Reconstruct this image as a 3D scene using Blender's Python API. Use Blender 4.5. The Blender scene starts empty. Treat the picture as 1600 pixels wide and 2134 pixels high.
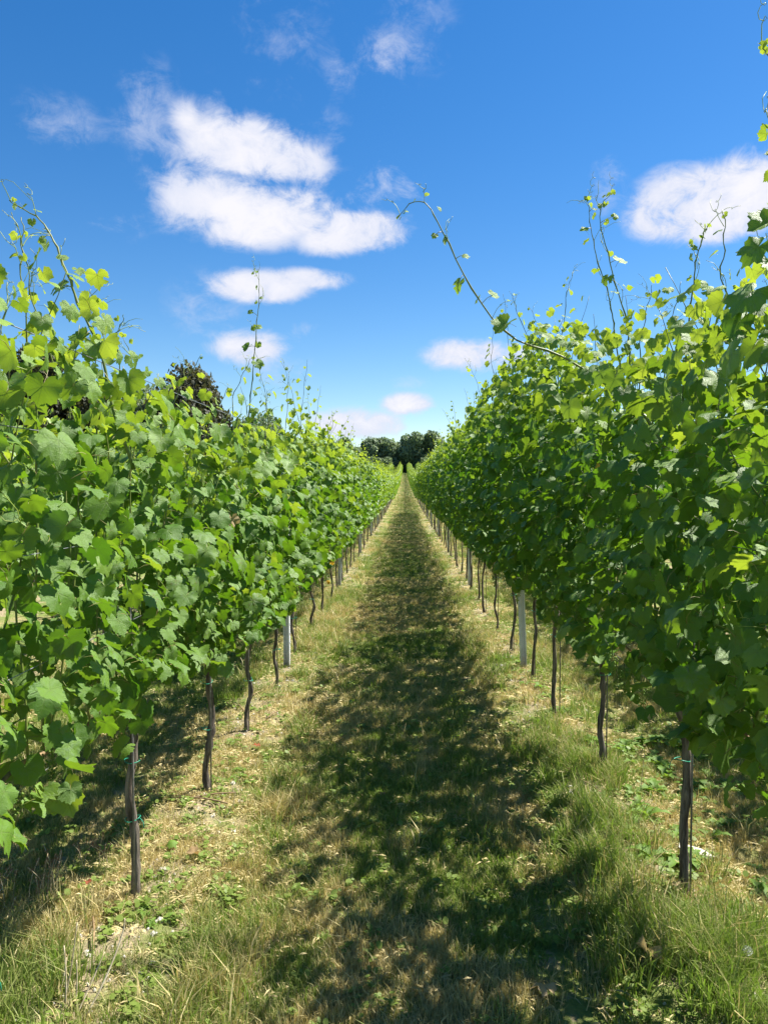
import bpy, math
import numpy as np
from mathutils import Vector, Matrix

R = math.radians
PI = math.pi
sc = bpy.context.scene
COL = sc.collection

# ------------------------------------------------------------------ camera
CAMZ = 1.70
cam_d = bpy.data.cameras.new('camera')
cam = bpy.data.objects.new('camera', cam_d); COL.objects.link(cam)
cam.location = (0, 0, CAMZ)
cam.rotation_euler = (R(90 - 2.12), 0, R(1.60))
cam_d.sensor_fit = 'VERTICAL'; cam_d.sensor_height = 36; cam_d.sensor_width = 27
cam_d.lens = 26.0; cam_d.clip_start = 0.05; cam_d.clip_end = 4000
sc.camera = cam

# ------------------------------------------------------------------ light
SUN_DIR = Vector((0.60, 0.34, 1.0)).normalized()          # towards the sun
SUN_EL = math.asin(SUN_DIR.z); SUN_ROT = math.atan2(SUN_DIR.x, SUN_DIR.y)
sd = bpy.data.lights.new('sun', 'SUN'); sd.energy = 5.0; sd.angle = R(0.53); sd.color = (1.0, 0.955, 0.88)
so = bpy.data.objects.new('sun', sd); COL.objects.link(so)
so.rotation_euler = SUN_DIR.to_track_quat('Z', 'Y').to_euler()
so.location = (20, 12, 40)
sc.view_settings.view_transform = 'Standard'; sc.view_settings.look = 'None'
sc.view_settings.gamma = 1.0; sc.view_settings.use_curve_mapping = False
sc.view_settings.exposure = 1.28
sc.render.engine = 'CYCLES'
sc.cycles.max_bounces = 7; sc.cycles.diffuse_bounces = 2; sc.cycles.transmission_bounces = 4
sc.cycles.glossy_bounces = 2; sc.cycles.transparent_max_bounces = 4


class NT:
    """tiny node-tree helper"""
    def __init__(s, tree): s.t = tree; s.n = tree.nodes; s.l = tree.links
    def node(s, typ, **kw):
        nd = s.n.new(typ)
        for k, v in kw.items(): setattr(nd, k, v)
        return nd
    def put(s, sock, v):
        if hasattr(v, 'is_output') or isinstance(v, bpy.types.NodeSocket): s.l.new(v, sock)
        else:
            try: sock.default_value = v
            except Exception: sock.default_value = (v, v, v)
    def math(s, op, a, b=None, c=None, clamp=False):
        nd = s.node('ShaderNodeMath', operation=op); nd.use_clamp = clamp
        s.put(nd.inputs[0], a)
        if b is not None: s.put(nd.inputs[1], b)
        if c is not None: s.put(nd.inputs[2], c)
        return nd.outputs[0]
    def vmath(s, op, a, b=None):
        nd = s.node('ShaderNodeVectorMath', operation=op)
        s.put(nd.inputs[0], a)
        if b is not None: s.put(nd.inputs[1], b)
        return nd
    def noise(s, vec, scale, detail=3, rough=0.55, dist=0.0):
        nd = s.node('ShaderNodeTexNoise')
        if vec is not None: s.l.new(vec, nd.inputs['Vector'])
        nd.inputs['Scale'].default_value = scale; nd.inputs['Detail'].default_value = detail
        nd.inputs['Roughness'].default_value = rough; nd.inputs['Distortion'].default_value = dist
        return nd.outputs['Fac']
    def rng(s, v, a, b, c=0.0, d=1.0, smooth=True):
        nd = s.node('ShaderNodeMapRange')
        nd.interpolation_type = 'SMOOTHSTEP' if smooth else 'LINEAR'
        s.put(nd.inputs[0], v)
        for i, x in enumerate((a, b, c, d)): s.put(nd.inputs[i + 1], x)
        return nd.outputs[0]
    def mix(s, f, a, b, bt='MIX'):
        nd = s.node('ShaderNodeMix', data_type='RGBA', blend_type=bt)
        s.put(nd.inputs[0], f)
        for i, v in ((6, a), (7, b)):
            if isinstance(v, bpy.types.NodeSocket): s.l.new(v, nd.inputs[i])
            else: nd.inputs[i].default_value = (*v[:3], 1)
        return nd.outputs[2]


# sky directions are given as (azimuth, elevation) in radians, azimuth 0 along the rows
def build_world():
    w = bpy.data.worlds.new('World'); sc.world = w; w.use_nodes = True
    w.node_tree.nodes.clear(); t = NT(w.node_tree)
    out = t.node('ShaderNodeOutputWorld'); bg = t.node('ShaderNodeBackground')
    sky = t.node('ShaderNodeTexSky', sky_type='NISHITA')
    sky.sun_disc = False; sky.sun_elevation = SUN_EL; sky.sun_rotation = SUN_ROT
    sky.air_density = 1.0; sky.dust_density = 0.12; sky.ozone_density = 2.2
    tc = t.node('ShaderNodeTexCoord'); d = tc.outputs['Generated']
    sep = t.node('ShaderNodeSeparateXYZ'); t.l.new(d, sep.inputs[0])
    az = t.math('ARCTAN2', sep.outputs[0], sep.outputs[1]); el = t.math('ARCSINE', sep.outputs[2])
    comb = t.node('ShaderNodeCombineXYZ'); t.l.new(az, comb.inputs[0]); t.l.new(el, comb.inputs[1])
    # (az, el, r_az, r_el, weight) cloud banks
    B = CLOUDS
    cur = None
    for (a, e, ra, re_, wt) in B:
        m = t.vmath('SUBTRACT', comb.outputs[0], (a, e, 0))
        m = t.vmath('MULTIPLY', m.outputs[0], (1 / ra, 1 / re_, 0))
        m = t.vmath('DOT_PRODUCT', m.outputs[0], m.outputs[0])
        v = t.math('MULTIPLY_ADD', m.outputs['Value'], -wt, wt)
        cur = v if cur is None else t.math('SMOOTH_MAX', cur, v, 0.35)
    # lobed, fraying noise
    p = t.vmath('MULTIPLY', d, (1, 1, 1.35)).outputs[0]
    n1 = t.noise(p, 8.0, 9, 0.62, 0.35)
    n2 = t.noise(p, 26.0, 8, 0.70, 0.5)
    nz = t.math('ADD', t.math('MULTIPLY', t.math('SUBTRACT', n1, 0.5), 1.9), t.math('MULTIPLY', t.math('SUBTRACT', n2, 0.5), 1.7))
    dens = t.math('ADD', t.math('MAXIMUM', cur, -0.9), nz)
    a = t.rng(dens, -0.06, 0.70)
    a = t.math('MULTIPLY', a, t.math('MULTIPLY_ADD', cur, 1.25, .26, clamp=True))
    core = t.rng(dens, 0.35, 1.15)
    n3 = t.noise(p, 9.0, 4, 0.5, 0.0)
    core = t.math('MULTIPLY', core, t.rng(n3, 0.25, 0.6, 0.45, 1.0))
    ccol = t.mix(core, (4.8, 5.1, 6.1), (6.3, 6.2, 6.5))
    hs = t.node('ShaderNodeHueSaturation'); hs.inputs['Saturation'].default_value = 1.38
    hs.inputs['Value'].default_value = 1.0; hs.inputs['Hue'].default_value = 0.504
    t.l.new(sky.outputs[0], hs.inputs['Color'])
    skyc = t.mix(1.0, hs.outputs[0], SKY_TINT, 'MULTIPLY')
    a = t.math('MULTIPLY', a, t.rng(el, -0.02, 0.03))
    col = t.mix(t.math('MULTIPLY', a, 0.97), skyc, ccol)
    t.l.new(col, bg.inputs[0]); bg.inputs[1].default_value = 0.065
    t.l.new(bg.outputs[0], out.inputs[0])

SKY_TINT = (1.0, 1.0, 1.0)
# cloud banks measured in the photograph (x, y, rx, ry of 1600 x 2134, weight), turned into directions
_C = [(500, 305, 165, 75, .9), (580, 335, 120, 55, .9), (470, 420, 165, 62, 1.0), (600, 440, 140, 62, 1.0), (390, 250, 45, 45, .6),
      (395, 410, 95, 85, .6), (750, 480, 135, 52, .95), (690, 500, 90, 40, .8), (520, 480, 130, 45, .8), (640, 345, 70, 60, .6),
      (310, 250, 60, 95, .16), (120, 262, 85, 40, .10), (820, 385, 110, 50, .34), (740, 415, 70, 34, .4), (240, 455, 60, 34, .14),
      (580, 55, 50, 75, .02), (805, 115, 66, 44, .32), (708, 152, 40, 30, .12), (860, 40, 45, 65, .04), (690, 270, 30, 36, .12),
      (430, 225, 60, 30, .2),
      (540, 598, 130, 40, .95), (640, 582, 100, 26, .8), (430, 640, 60, 50, .1),
      (520, 725, 95, 42, .75), (640, 695, 60, 22, .15), (600, 770, 70, 25, .15), (975, 740, 110, 42, .85), (1080, 745, 90, 34, .5),
      (850, 843, 70, 30, .9), (745, 885, 130, 42, .85), (840, 800, 40, 14, .1),
      (1440, 425, 150, 80, 1.0), (1560, 400, 110, 85, 1.0), (1370, 455, 80, 50, .8), (1500, 475, 120, 36, .8), (1265, 385, 34, 50, .22),
      (1400, 365, 50, 22, .3)]
_m = Matrix.Rotation(R(1.60), 3, 'Z') @ Matrix.Rotation(R(90 - 2.12), 3, 'X')
CLOUDS = []
for (x, y, rx, ry, w_) in _C:
    v = (_m @ Vector(((x - 800) / 1541, -(y - 1067) / 1541, -1))).normalized()
    k = 1541 / v.y * 1.0
    el_ = math.asin(v.z)
    CLOUDS.append((math.atan2(v.x, v.y), el_, rx / 1541 / (1 + (v.x / v.y) ** 2) , ry / 1541 * math.cos(el_) ** 1.3, w_))
_rs = np.random.RandomState(5)
for i in range(13):            # the same fair-weather clouds carry on round the sky
    a_ = R(48 + i * 20.5 + _rs.uniform(-6, 6)); e_ = R(_rs.uniform(9, 34))
    a_ = a_ if a_ < PI else a_ - 2 * PI
    CLOUDS.append((a_, e_, R(_rs.uniform(5, 10)), R(_rs.uniform(2, 3.5)), .9))
build_world()

# ------------------------------------------------------------------ helpers
def vnoise(x, y, seed=0):
    x = np.asarray(x, float); y = np.asarray(y, float)
    xi = np.floor(x).astype(np.int64); yi = np.floor(y).astype(np.int64)
    xf = x - xi; yf = y - yi
    def h(a, b):
        n = (a * 374761393 + b * 668265263 + seed * 982451653) & 0x7fffffff
        n = ((n ^ (n >> 13)) * 1274126177) & 0x7fffffff
        return ((n ^ (n >> 16)) & 0xffff) / 65535.0
    u = xf * xf * (3 - 2 * xf); v = yf * yf * (3 - 2 * yf)
    return (h(xi, yi) * (1 - u) + h(xi + 1, yi) * u) * (1 - v) + (h(xi, yi + 1) * (1 - u) + h(xi + 1, yi + 1) * u) * v
def fbm(x, y, seed=0, o=3):
    s = 0; a = .5; f = 1
    for i in range(o): s = s + a * vnoise(x * f, y * f, seed + i); a *= .5; f *= 2.03
    return s

ROWS = [-9.63, -7.49, -5.35, -3.21, -1.07, 1.07, 3.21, 5.35, 7.49, 9.63, 11.77]
def base_z(y):
    y = np.asarray(y, float)
    yy = np.clip(y, 20, 172)
    return 1.85e-4 * (yy - 20) ** 2 + np.where(y > 172, 0.55 * (1 - np.exp(-(np.maximum(y, 172) - 172) / 12)), 0)
def row_dist(x):
    return np.abs((np.asarray(x, float) + 1.07 * 2) % 2.14 - 1.07)
def gz(x, y):
    x = np.asarray(x, float); y = np.asarray(y, float)
    d = row_dist(x)
    near = np.clip(1 - (np.abs(x) - 9) / 4, 0, 1)
    z = base_z(y) + near * (0.035 * np.exp(-(d / .25) ** 2) - 0.018 * np.exp(-((d - .48) / .12) ** 2))
    z += (fbm(x * 2.2, y * 1.6, 3) - .45) * 0.045 + (vnoise(x * 9, y * 9, 8) - .5) * 0.014
    return z
def gz1(x, y): return float(gz(np.array([x]), np.array([y]))[0])

def new_mesh(name, V, F, mats=(), midx=None, uv=None, attrs=None, smooth=True):
    me = bpy.data.meshes.new(name)
    V = np.asarray(V, np.float32)
    if isinstance(F, np.ndarray) and F.ndim == 2:
        n, k = F.shape
        me.vertices.add(len(V)); me.vertices.foreach_set('co', V.ravel())
        me.loops.add(n * k); me.loops.foreach_set('vertex_index', F.astype(np.int32).ravel())
        me.polygons.add(n); me.polygons.foreach_set('loop_start', np.arange(0, n * k, k, dtype=np.int32))
        me.update(calc_edges=True)
    else:
        me.from_pydata([tuple(v) for v in V.tolist()], [], [tuple(f) for f in F]); me.update()
    for m in mats: me.materials.append(m)
    if midx is not None: me.polygons.foreach_set('material_index', np.asarray(midx, np.int32))
    if uv is not None:
        lay = me.uv_layers.new(name='UVMap')
        li = np.empty(len(me.loops), np.int32); me.loops.foreach_get('vertex_index', li)
        lay.data.foreach_set('uv', np.asarray(uv, np.float32)[li].ravel())
    for k_, a_ in (attrs or {}).items():
        at = me.attributes.new(k_, 'FLOAT', 'POINT'); at.data.foreach_set('value', np.asarray(a_, np.float32))
    if smooth: me.polygons.foreach_set('use_smooth', np.ones(len(me.polygons), bool))
    me.update()
    return me

def obj(name, data, parent=None, loc=None, label=None, cat=None, group=None, kind=None):
    o = bpy.data.objects.new(name, data); COL.objects.link(o)
    if parent is not None: o.parent = parent
    if loc is not None: o.location = loc
    if label: o['label'] = label
    if cat: o['category'] = cat
    if group: o['group'] = group
    if kind: o['kind'] = kind
    return o

class MB:
    def __init__(s): s.V = []; s.F = []; s.M = []
    def tube(s, pts, rad, sides=6, mat=0, rough=0.0, rs=None, cap=True):
        pts = [Vector(p) for p in pts]; b = len(s.V); n = len(pts)
        up = Vector((0.13, 0.97, 0.2)).normalized()
        for i, p in enumerate(pts):
            t = (pts[min(i + 1, n - 1)] - pts[max(i - 1, 0)])
            t = t.normalized() if t.length > 1e-9 else Vector((0, 0, 1))
            a = t.cross(up)
            if a.length < .15: a = t.cross(Vector((1, 0, 0)))
            a.normalize(); c = t.cross(a)
            r = rad[i] if hasattr(rad, '__len__') else rad
            for k in range(sides):
                an = 2 * PI * k / sides
                rr = r * (1 + (rs.uniform(-rough, rough) if rough else 0))
                s.V.append(tuple(p + a * (math.cos(an) * rr) + c * (math.sin(an) * rr)))
        for i in range(n - 1):
            for k in range(sides):
                k2 = (k + 1) % sides
                s.F.append((b + i * sides + k, b + i * sides + k2, b + (i + 1) * sides + k2, b + (i + 1) * sides + k)); s.M.append(mat)
        if cap:
            s.F.append(tuple(b + (n - 1) * sides + k for k in range(sides))); s.M.append(mat)
            s.F.append(tuple(b + k for k in reversed(range(sides)))); s.M.append(mat)
    def mesh(s, name, mats, smooth=True):
        return new_mesh(name, np.array(s.V).reshape(-1, 3), s.F, mats, s.M, smooth=smooth)

def smooth_path(P, n):
    P = np.array(P, float); m = len(P)
    out = []
    for i in range(n):
        t = i / (n - 1) * (m - 1); k = min(int(t), m - 2); f = t - k
        p0 = P[max(k - 1, 0)]; p1 = P[k]; p2 = P[k + 1]; p3 = P[min(k + 2, m - 1)]
        out.append(.5 * ((2 * p1) + (-p0 + p2) * f + (2 * p0 - 5 * p1 + 4 * p2 - p3) * f * f + (-p0 + 3 * p1 - 3 * p2 + p3) * f ** 3))
    return np.array(out)

# ------------------------------------------------------------------ materials
def mat_new(name):
    m = bpy.data.materials.new(name); m.use_nodes = True
    m.node_tree.nodes.clear(); t = NT(m.node_tree)
    out = t.node('ShaderNodeOutputMaterial')
    return m, t, out
def pbsdf(t, col, rough=.5, spec=.5, normal=None, metal=0.0):
    p = t.node('ShaderNodeBsdfPrincipled')
    t.put(p.inputs['Base Color'], col if isinstance(col, bpy.types.NodeSocket) else (*col, 1))
    t.put(p.inputs['Roughness'], rough); t.put(p.inputs['Specular IOR Level'], spec); p.inputs['Metallic'].default_value = metal
    if normal is not None: t.l.new(normal, p.inputs['Normal'])
    return p
def bump(t, h, strength, dist):
    b = t.node('ShaderNodeBump'); b.inputs['Strength'].default_value = strength; b.inputs['Distance'].default_value = dist
    t.l.new(h, b.inputs['Height']); return b.outputs[0]

def leaf_material(name, mode, far=False):
    m, t, out = mat_new(name)
    oi = t.node('ShaderNodeObjectInfo')
    if mode == 'obj':
        s = t.node('ShaderNodeSeparateColor'); t.l.new(oi.outputs['Color'], s.inputs[0])
        youth, rnd = s.outputs[0], s.outputs[1]
    else:
        a = t.node('ShaderNodeAttribute', attribute_name='youth'); b = t.node('ShaderNodeAttribute', attribute_name='rnd')
        youth, rnd = a.outputs['Fac'], t.math('FRACT', t.math('MULTIPLY_ADD', oi.outputs['Random'], .37, b.outputs['Fac']))
    uvn = t.node('ShaderNodeUVMap', uv_map='UVMap')
    sp = t.node('ShaderNodeSeparateXYZ'); t.l.new(uvn.outputs[0], sp.inputs[0])
    x = t.math('ABSOLUTE', t.math('SUBTRACT', sp.outputs[0], .5)); y = t.math('SUBTRACT', sp.outputs[1], .5)
    vein = None
    for ang, w in ((0, .011), (50, .009), (104, .008)):
        ca, sa = math.cos(R(ang)), math.sin(R(ang))
        al = t.math('ADD', t.math('MULTIPLY', x, sa), t.math('MULTIPLY', y, ca))
        pe = t.math('ABSOLUTE', t.math('SUBTRACT', t.math('MULTIPLY', x, ca), t.math('MULTIPLY', y, sa)))
        wv = t.math('MULTIPLY_ADD', al, -w * 1.6, w)
        q = t.math('MULTIPLY', t.rng(pe, t.math('MULTIPLY', wv, .4), wv, 1, 0), t.math('GREATER_THAN', al, 0.0))
        # side veins leaving each main vein
        s2 = t.math('SINE', t.math('MULTIPLY', t.math('SUBTRACT', al, t.math('MULTIPLY', pe, .75)), 95))
        q2 = t.math('MULTIPLY', t.rng(s2, .90, 1.0), t.math('MULTIPLY', t.rng(pe, .0, .11, .5, 0), t.math('GREATER_THAN', al, 0.0)))
        q = t.math('MAXIMUM', q, q2)
        vein = q if vein is None else t.math('MAXIMUM', vein, q)
    n = t.noise(uvn.outputs[0], 9, 3, .6); nf = t.noise(uvn.outputs[0], 42, 3, .65)
    g = t.node('ShaderNodeNewGeometry')
    top = t.mix(rnd, (0.072, 0.168, 0.013), (0.145, 0.270, 0.024))
    top = t.mix(t.rng(n, .35, .75, 0, .35), top, (0.10, 0.19, 0.06))
    top = t.mix(youth, top, (0.21, 0.34, 0.045))
    top = t.mix(t.math('MULTIPLY', vein, .55), top, (0.20, 0.29, 0.08))
    pale_sheen = t.rng(t.math('ADD', t.math('MULTIPLY', rnd, .5), n), .80, 1.12, 0, .40)  # pale sheen painted into the upper leaf colour, in random patches
    top = t.mix(pale_sheen, top, (0.19, 0.27, 0.15))
    back = t.mix(youth, t.mix(t.math('MULTIPLY', vein, .6), (0.105, 0.195, 0.040), (.20, .30, .10)), (0.22, 0.33, 0.06))
    col = t.mix(g.outputs['Backfacing'], top, back)
    spot = t.math('MULTIPLY', t.rng(t.noise(uvn.outputs[0], 11, 3, .6), .60, .68), t.math('GREATER_THAN', rnd, .86))
    col = t.mix(t.math('MULTIPLY', spot, .8), col, (.20, .12, .04))
    hgt = t.math('ADD', t.math('MULTIPLY', vein, -1.0), t.math('ADD', t.math('MULTIPLY', nf, .8), n))
    nrm = bump(t, hgt, .55, .004) if not far else None
    ro = t.math('MULTIPLY_ADD', n, .35, .30)
    p = pbsdf(t, col, ro, .42, nrm)
    tr = t.node('ShaderNodeBsdfTranslucent')
    tcol = t.mix(youth, t.mix(rnd, (0.085, 0.23, 0.006), (0.17, 0.34, 0.008)), (0.52, 0.64, 0.04))
    tcol = t.mix(t.math('MULTIPLY', vein, .5), tcol, (0.05, 0.12, 0.01))
    t.l.new(tcol, tr.inputs[0])
    ad = t.node('ShaderNodeMixShader'); ad.inputs[0].default_value = .36
    t.l.new(p.outputs[0], ad.inputs[1]); t.l.new(tr.outputs[0], ad.inputs[2])
    t.l.new(ad.outputs[0], out.inputs[0])
    return m

M_leaf = leaf_material('vine_leaf', 'obj')
M_leafs = leaf_material('vine_leaves', 'attr')
M_leaff = leaf_material('vine_leaves_far', 'attr', True)

def simple(name, c1, c2, scale=20, rough=.7, spec=.3, bstr=.3, bdist=.003, stretch=None, transl=None, rnd=0.0, metal=0):
    m, t, out = mat_new(name)
    tc = t.node('ShaderNodeTexCoord'); v = tc.outputs['Object']
    if stretch: v = t.vmath('MULTIPLY', v, stretch).outputs[0]
    n = t.noise(v, scale, 5, .65)
    f = t.rng(n, .32, .68)
    if rnd:
        oi = t.node('ShaderNodeObjectInfo'); f = t.math('MULTIPLY_ADD', t.math('SUBTRACT', oi.outputs['Random'], .5), rnd, f, clamp=True)
    col = t.mix(f, c1, c2)
    p = pbsdf(t, col, rough, spec, bump(t, n, bstr, bdist) if bstr else None, metal)
    sh = p.outputs[0]
    if transl:
        tr = t.node('ShaderNodeBsdfTranslucent'); tr.inputs[0].default_value = (*transl, 1)
        mx = t.node('ShaderNodeMixShader'); mx.inputs[0].default_value = .35
        t.l.new(sh, mx.inputs[1]); t.l.new(tr.outputs[0], mx.inputs[2]); sh = mx.outputs[0]
    t.l.new(sh, out.inputs[0])
    return m

M_bark = simple('vine_bark', (.045, .037, .031), (.24, .205, .17), 26, .9, .15, 1.0, .012, (1.6, 1.6, .16))
M_shoot = simple('green_shoot', (.10, .16, .03), (.20, .22, .06), 14, .45, .4, .1, .001, (1, 1, .5))
M_cane = simple('brown_cane', (.16, .10, .05), (.30, .21, .11), 22, .7, .3, .3, .002, (1, 1, .4))
M_petiole = simple('petiole_green', (.22, .28, .06), (.28, .20, .09), 8, .5, .4, 0)
M_tendril = simple('tendril', (.24, .34, .05), (.34, .36, .08), 8, .5, .4, 0)
M_grape = simple('green_grape', (.16, .27, .04), (.25, .36, .07), 30, .35, .5, 0, transl=(.3, .45, .05))
M_tie = simple('green_tie', (.01, .22, .13), (.02, .32, .20), 5, .4, .5, 0)
M_bluetie = simple('blue_tie', (.02, .10, .45), (.03, .15, .6), 5, .4, .5, 0)
M_rod = simple('dull_steel_rod', (.10, .095, .09), (.22, .21, .20), 30, .55, .5, .2, .001)
M_wire = simple('galvanised_wire', (.20, .21, .22), (.34, .35, .37), 8, .4, .6, 0, metal=.6)
M_chalk = simple('chalk_stone', (.42, .38, .30), (.72, .69, .62), 30, .95, .1, .6, .004, rnd=.5)
M_dead = simple('withered_leaf', (.24, .15, .07), (.42, .31, .17), 30, .8, .2, .5, .003, transl=(.4, .25, .08))
M_tan = simple('dry_beige_leaf', (.40, .29, .15), (.58, .46, .27), 30, .8, .2, .5, .003, transl=(.4, .3, .12))
M_red = simple('red_leaf', (.22, .06, .03), (.34, .12, .06), 30, .7, .2, .3, .002, transl=(.5, .08, .02))
M_orange = simple('yellow_orange_leaf', (.55, .33, .03), (.7, .45, .05), 30, .6, .3, .3, .002, transl=(.7, .4, .03))
M_straw = simple('straw', (.42, .33, .19), (.66, .57, .40), 40, .8, .2, 0, rnd=.6)
M_seed = simple('brown_seed_head', (.16, .09, .05), (.32, .20, .11), 60, .85, .2, 0)
M_weed = simple('weed_leaf', (.10, .19, .025), (.17, .28, .045), 24, .6, .3, .3, .002, transl=(.30, .48, .04), rnd=.4)
M_down = simple('dandelion_down', (.7, .7, .68), (.8, .8, .78), 40, .9, .1, 0)

def post_material():
    m, t, out = mat_new('galvanised_post')
    tc = t.node('ShaderNodeTexCoord'); v = tc.outputs['Object']
    n = t.noise(v, 9, 5, .6); n2 = t.noise(v, 60, 3, .6)
    s = t.vmath('MULTIPLY', v, (110, 110, 110)).outputs[0]
    sp = t.node('ShaderNodeSeparateXYZ'); t.l.new(s, sp.inputs[0])
    dot = t.math('MULTIPLY', t.math('SINE', t.math('MULTIPLY', sp.outputs[2], 3.1)), t.math('SINE', t.math('MULTIPLY', sp.outputs[0], 3.1)))
    col = t.mix(t.rng(n, .3, .7), (.58, .60, .63), (.74, .76, .79))
    col = t.mix(t.rng(dot, .3, .9, 0, .35), col, (.16, .17, .18))
    low = t.node('ShaderNodeSeparateXYZ'); t.l.new(v, low.inputs[0])
    col = t.mix(t.math('MULTIPLY', t.rng(low.outputs[2], .02, .22, 1, 0), t.rng(n2, .3, .7, .2, .8)), col, (.22, .17, .12))
    p = pbsdf(t, col, t.math('MULTIPLY_ADD', n2, .3, .42), .5, bump(t, dot, .35, .003), .0)
    t.l.new(p.outputs[0], out.inputs[0]); return m
M_post = post_material()

def dry_field(t, pos):
    """share of dry straw colour by place: used by ground and grass alike"""
    flat = t.vmath('MULTIPLY', pos, (1, .8, 0)).outputs[0]
    a = t.noise(flat, .9, 4, .6); b = t.noise(flat, 4.5, 3, .6)
    s = t.math('ADD', t.math('MULTIPLY', a, .6), t.math('MULTIPLY', b, .4))
    sp = t.node('ShaderNodeSeparateXYZ'); t.l.new(pos, sp.inputs[0])
    d = t.math('ABSOLUTE', t.math('SUBTRACT', t.math('FLOORED_MODULO', t.math('ADD', sp.outputs[0], 2.14), 2.14), 1.07))
    return s, d, sp

def ground_material():
    m, t, out = mat_new('vineyard_soil_and_turf')
    g = t.node('ShaderNodeNewGeometry'); pos = g.outputs['Position']
    s, d, sp = dry_field(t, pos)
    fine = t.noise(pos, 38, 5, .7); mid = t.noise(pos, 9, 4, .6)
    soil = t.mix(fine, (.22, .155, .095), (.50, .40, .28))
    chalk = t.rng(t.noise(pos, 55, 2, .5), .66, .74)
    soil = t.mix(chalk, soil, (.55, .51, .43))
    dry = t.mix(fine, (.24, .18, .08), (.50, .40, .19))
    green = t.mix(fine, (.09, .14, .03), (.22, .28, .065))
    turf = t.mix(t.rng(s, .46, .66), green, dry)
    # bare soil under the vines and in the wheel tracks
    under = t.rng(t.math('ADD', d, t.math('MULTIPLY', t.math('SUBTRACT', mid, .5), 1.1)), .0, .34, .85, .08)
    trk = t.math('ABSOLUTE', t.math('SUBTRACT', d, .50))
    trk = t.math('MULTIPLY', t.rng(trk, .04, .14, 1, 0), t.rng(mid, .5, .62))
    bare = t.math('MAXIMUM', under, t.math('MULTIPLY', trk, .8))
    far = t.rng(sp.outputs[1], 176, 190)
    bare = t.math('MULTIPLY', bare, t.math('SUBTRACT', 1, far))
    col = t.mix(bare, turf, soil)
    col = t.mix(t.rng(sp.outputs[1], 150, 174), col, t.mix(fine, (.05, .085, .02), (.10, .14, .035)))
    p = pbsdf(t, col, .95, .1, bump(t, t.math('ADD', fine, mid), .9, .03))
    t.l.new(p.outputs[0], out.inputs[0]); return m
M_ground = ground_material()

def grass_material():
    m, t, out = mat_new('grass_blade')
    g = t.node('ShaderNodeNewGeometry'); pos = g.outputs['Position']
    s, d, sp = dry_field(t, pos)
    at = t.node('ShaderNodeAttribute', attribute_name='dry'); hb = t.node('ShaderNodeAttribute', attribute_name='tip')
    oi = t.node('ShaderNodeObjectInfo')
    q = t.math('ADD', t.rng(s, .36, .62, -.34, .38), at.outputs['Fac'])
    q = t.math('MULTIPLY_ADD', t.math('SUBTRACT', oi.outputs['Random'], .5), .35, q)
    f = t.rng(q, .30, .75)
    gr = t.mix(t.noise(pos, 3.0, 2), (.120, .190, .030), (.240, .310, .060))
    dr = t.mix(t.noise(pos, 14, 2), (.52, .43, .19), (.72, .61, .31))
    col = t.mix(f, gr, dr)
    col = t.mix(t.math('MULTIPLY', hb.outputs['Fac'], .32), col, (.52, .45, .21))
    p = pbsdf(t, col, .55, .35)
    tr = t.node('ShaderNodeBsdfTranslucent')
    t.l.new(t.mix(f, (.20, .33, .03), (.50, .40, .13)), tr.inputs[0])
    mx = t.node('ShaderNodeMixShader'); mx.inputs[0].default_value = .36
    t.l.new(p.outputs[0], mx.inputs[1]); t.l.new(tr.outputs[0], mx.inputs[2])
    t.l.new(mx.outputs[0], out.inputs[0]); return m
M_grass = grass_material()

def crown_material(name, c1, c2, tr_c):
    m, t, out = mat_new(name)
    tc = t.node('ShaderNodeTexCoord')
    b = t.node('ShaderNodeAttribute', attribute_name='rnd'); oi = t.node('ShaderNodeObjectInfo')
    n = t.noise(tc.outputs['Object'], .7, 3)
    f = t.math('ADD', t.math('MULTIPLY', b.outputs['Fac'], .6), t.rng(n, .3, .7, 0, .4))
    col = t.mix(f, c1, c2)
    col = t.mix(t.math('MULTIPLY', oi.outputs['Random'], .35), col, (.055, .085, .035))
    p = pbsdf(t, col, .6, .3)
    tr = t.node('ShaderNodeBsdfTranslucent'); tr.inputs[0].default_value = (*tr_c, 1)
    mx = t.node('ShaderNodeMixShader'); mx.inputs[0].default_value = .32
    t.l.new(p.outputs[0], mx.inputs[1]); t.l.new(tr.outputs[0], mx.inputs[2])
    t.l.new(mx.outputs[0], out.inputs[0]); return m
M_crown = crown_material('dark_oak_foliage', (.10, .145, .09), (.23, .30, .17), (.28, .38, .14))
M_copper = crown_material('copper_foliage', (.040, .042, .028), (.095, .094, .058), (.10, .10, .03))
M_tbark = simple('tree_bark', (.05, .04, .03), (.12, .10, .08), 6, .9, .1, .5, .03, (1, 1, .3))

# ------------------------------------------------------------------ ground
def spaced(lo, hi, step, outs, grow=1.25):
    a = list(np.arange(lo, hi + 1e-6, step)); s = step
    while a[-1] < outs[1]: s *= grow; a.append(a[-1] + s)
    s = step; b = []
    v = a[0]
    while v > outs[0]: s *= grow; v -= s; b.append(v)
    return np.array(b[::-1] + a)
xs = spaced(-3.4, 3.4, .05, (-900, 900), 1.28)
ys = np.concatenate([spaced(0.6, 11, .05, (-60, 11), 1.3)])
s_ = .05; a_ = list(ys)
while a_[-1] < 1400: s_ = min(s_ * 1.06, 2.5) if a_[-1] < 190 else s_ * 1.3; a_.append(a_[-1] + s_)
ys = np.array(a_)
X, Y = np.meshgrid(xs, ys)
Z = gz(X, Y)
nx, ny = len(xs), len(ys)
i_, j_ = np.meshgrid(np.arange(nx - 1), np.arange(ny - 1))
q = (j_ * nx + i_).ravel()
F = np.stack([q, q + 1, q + nx + 1, q + nx], 1)
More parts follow.
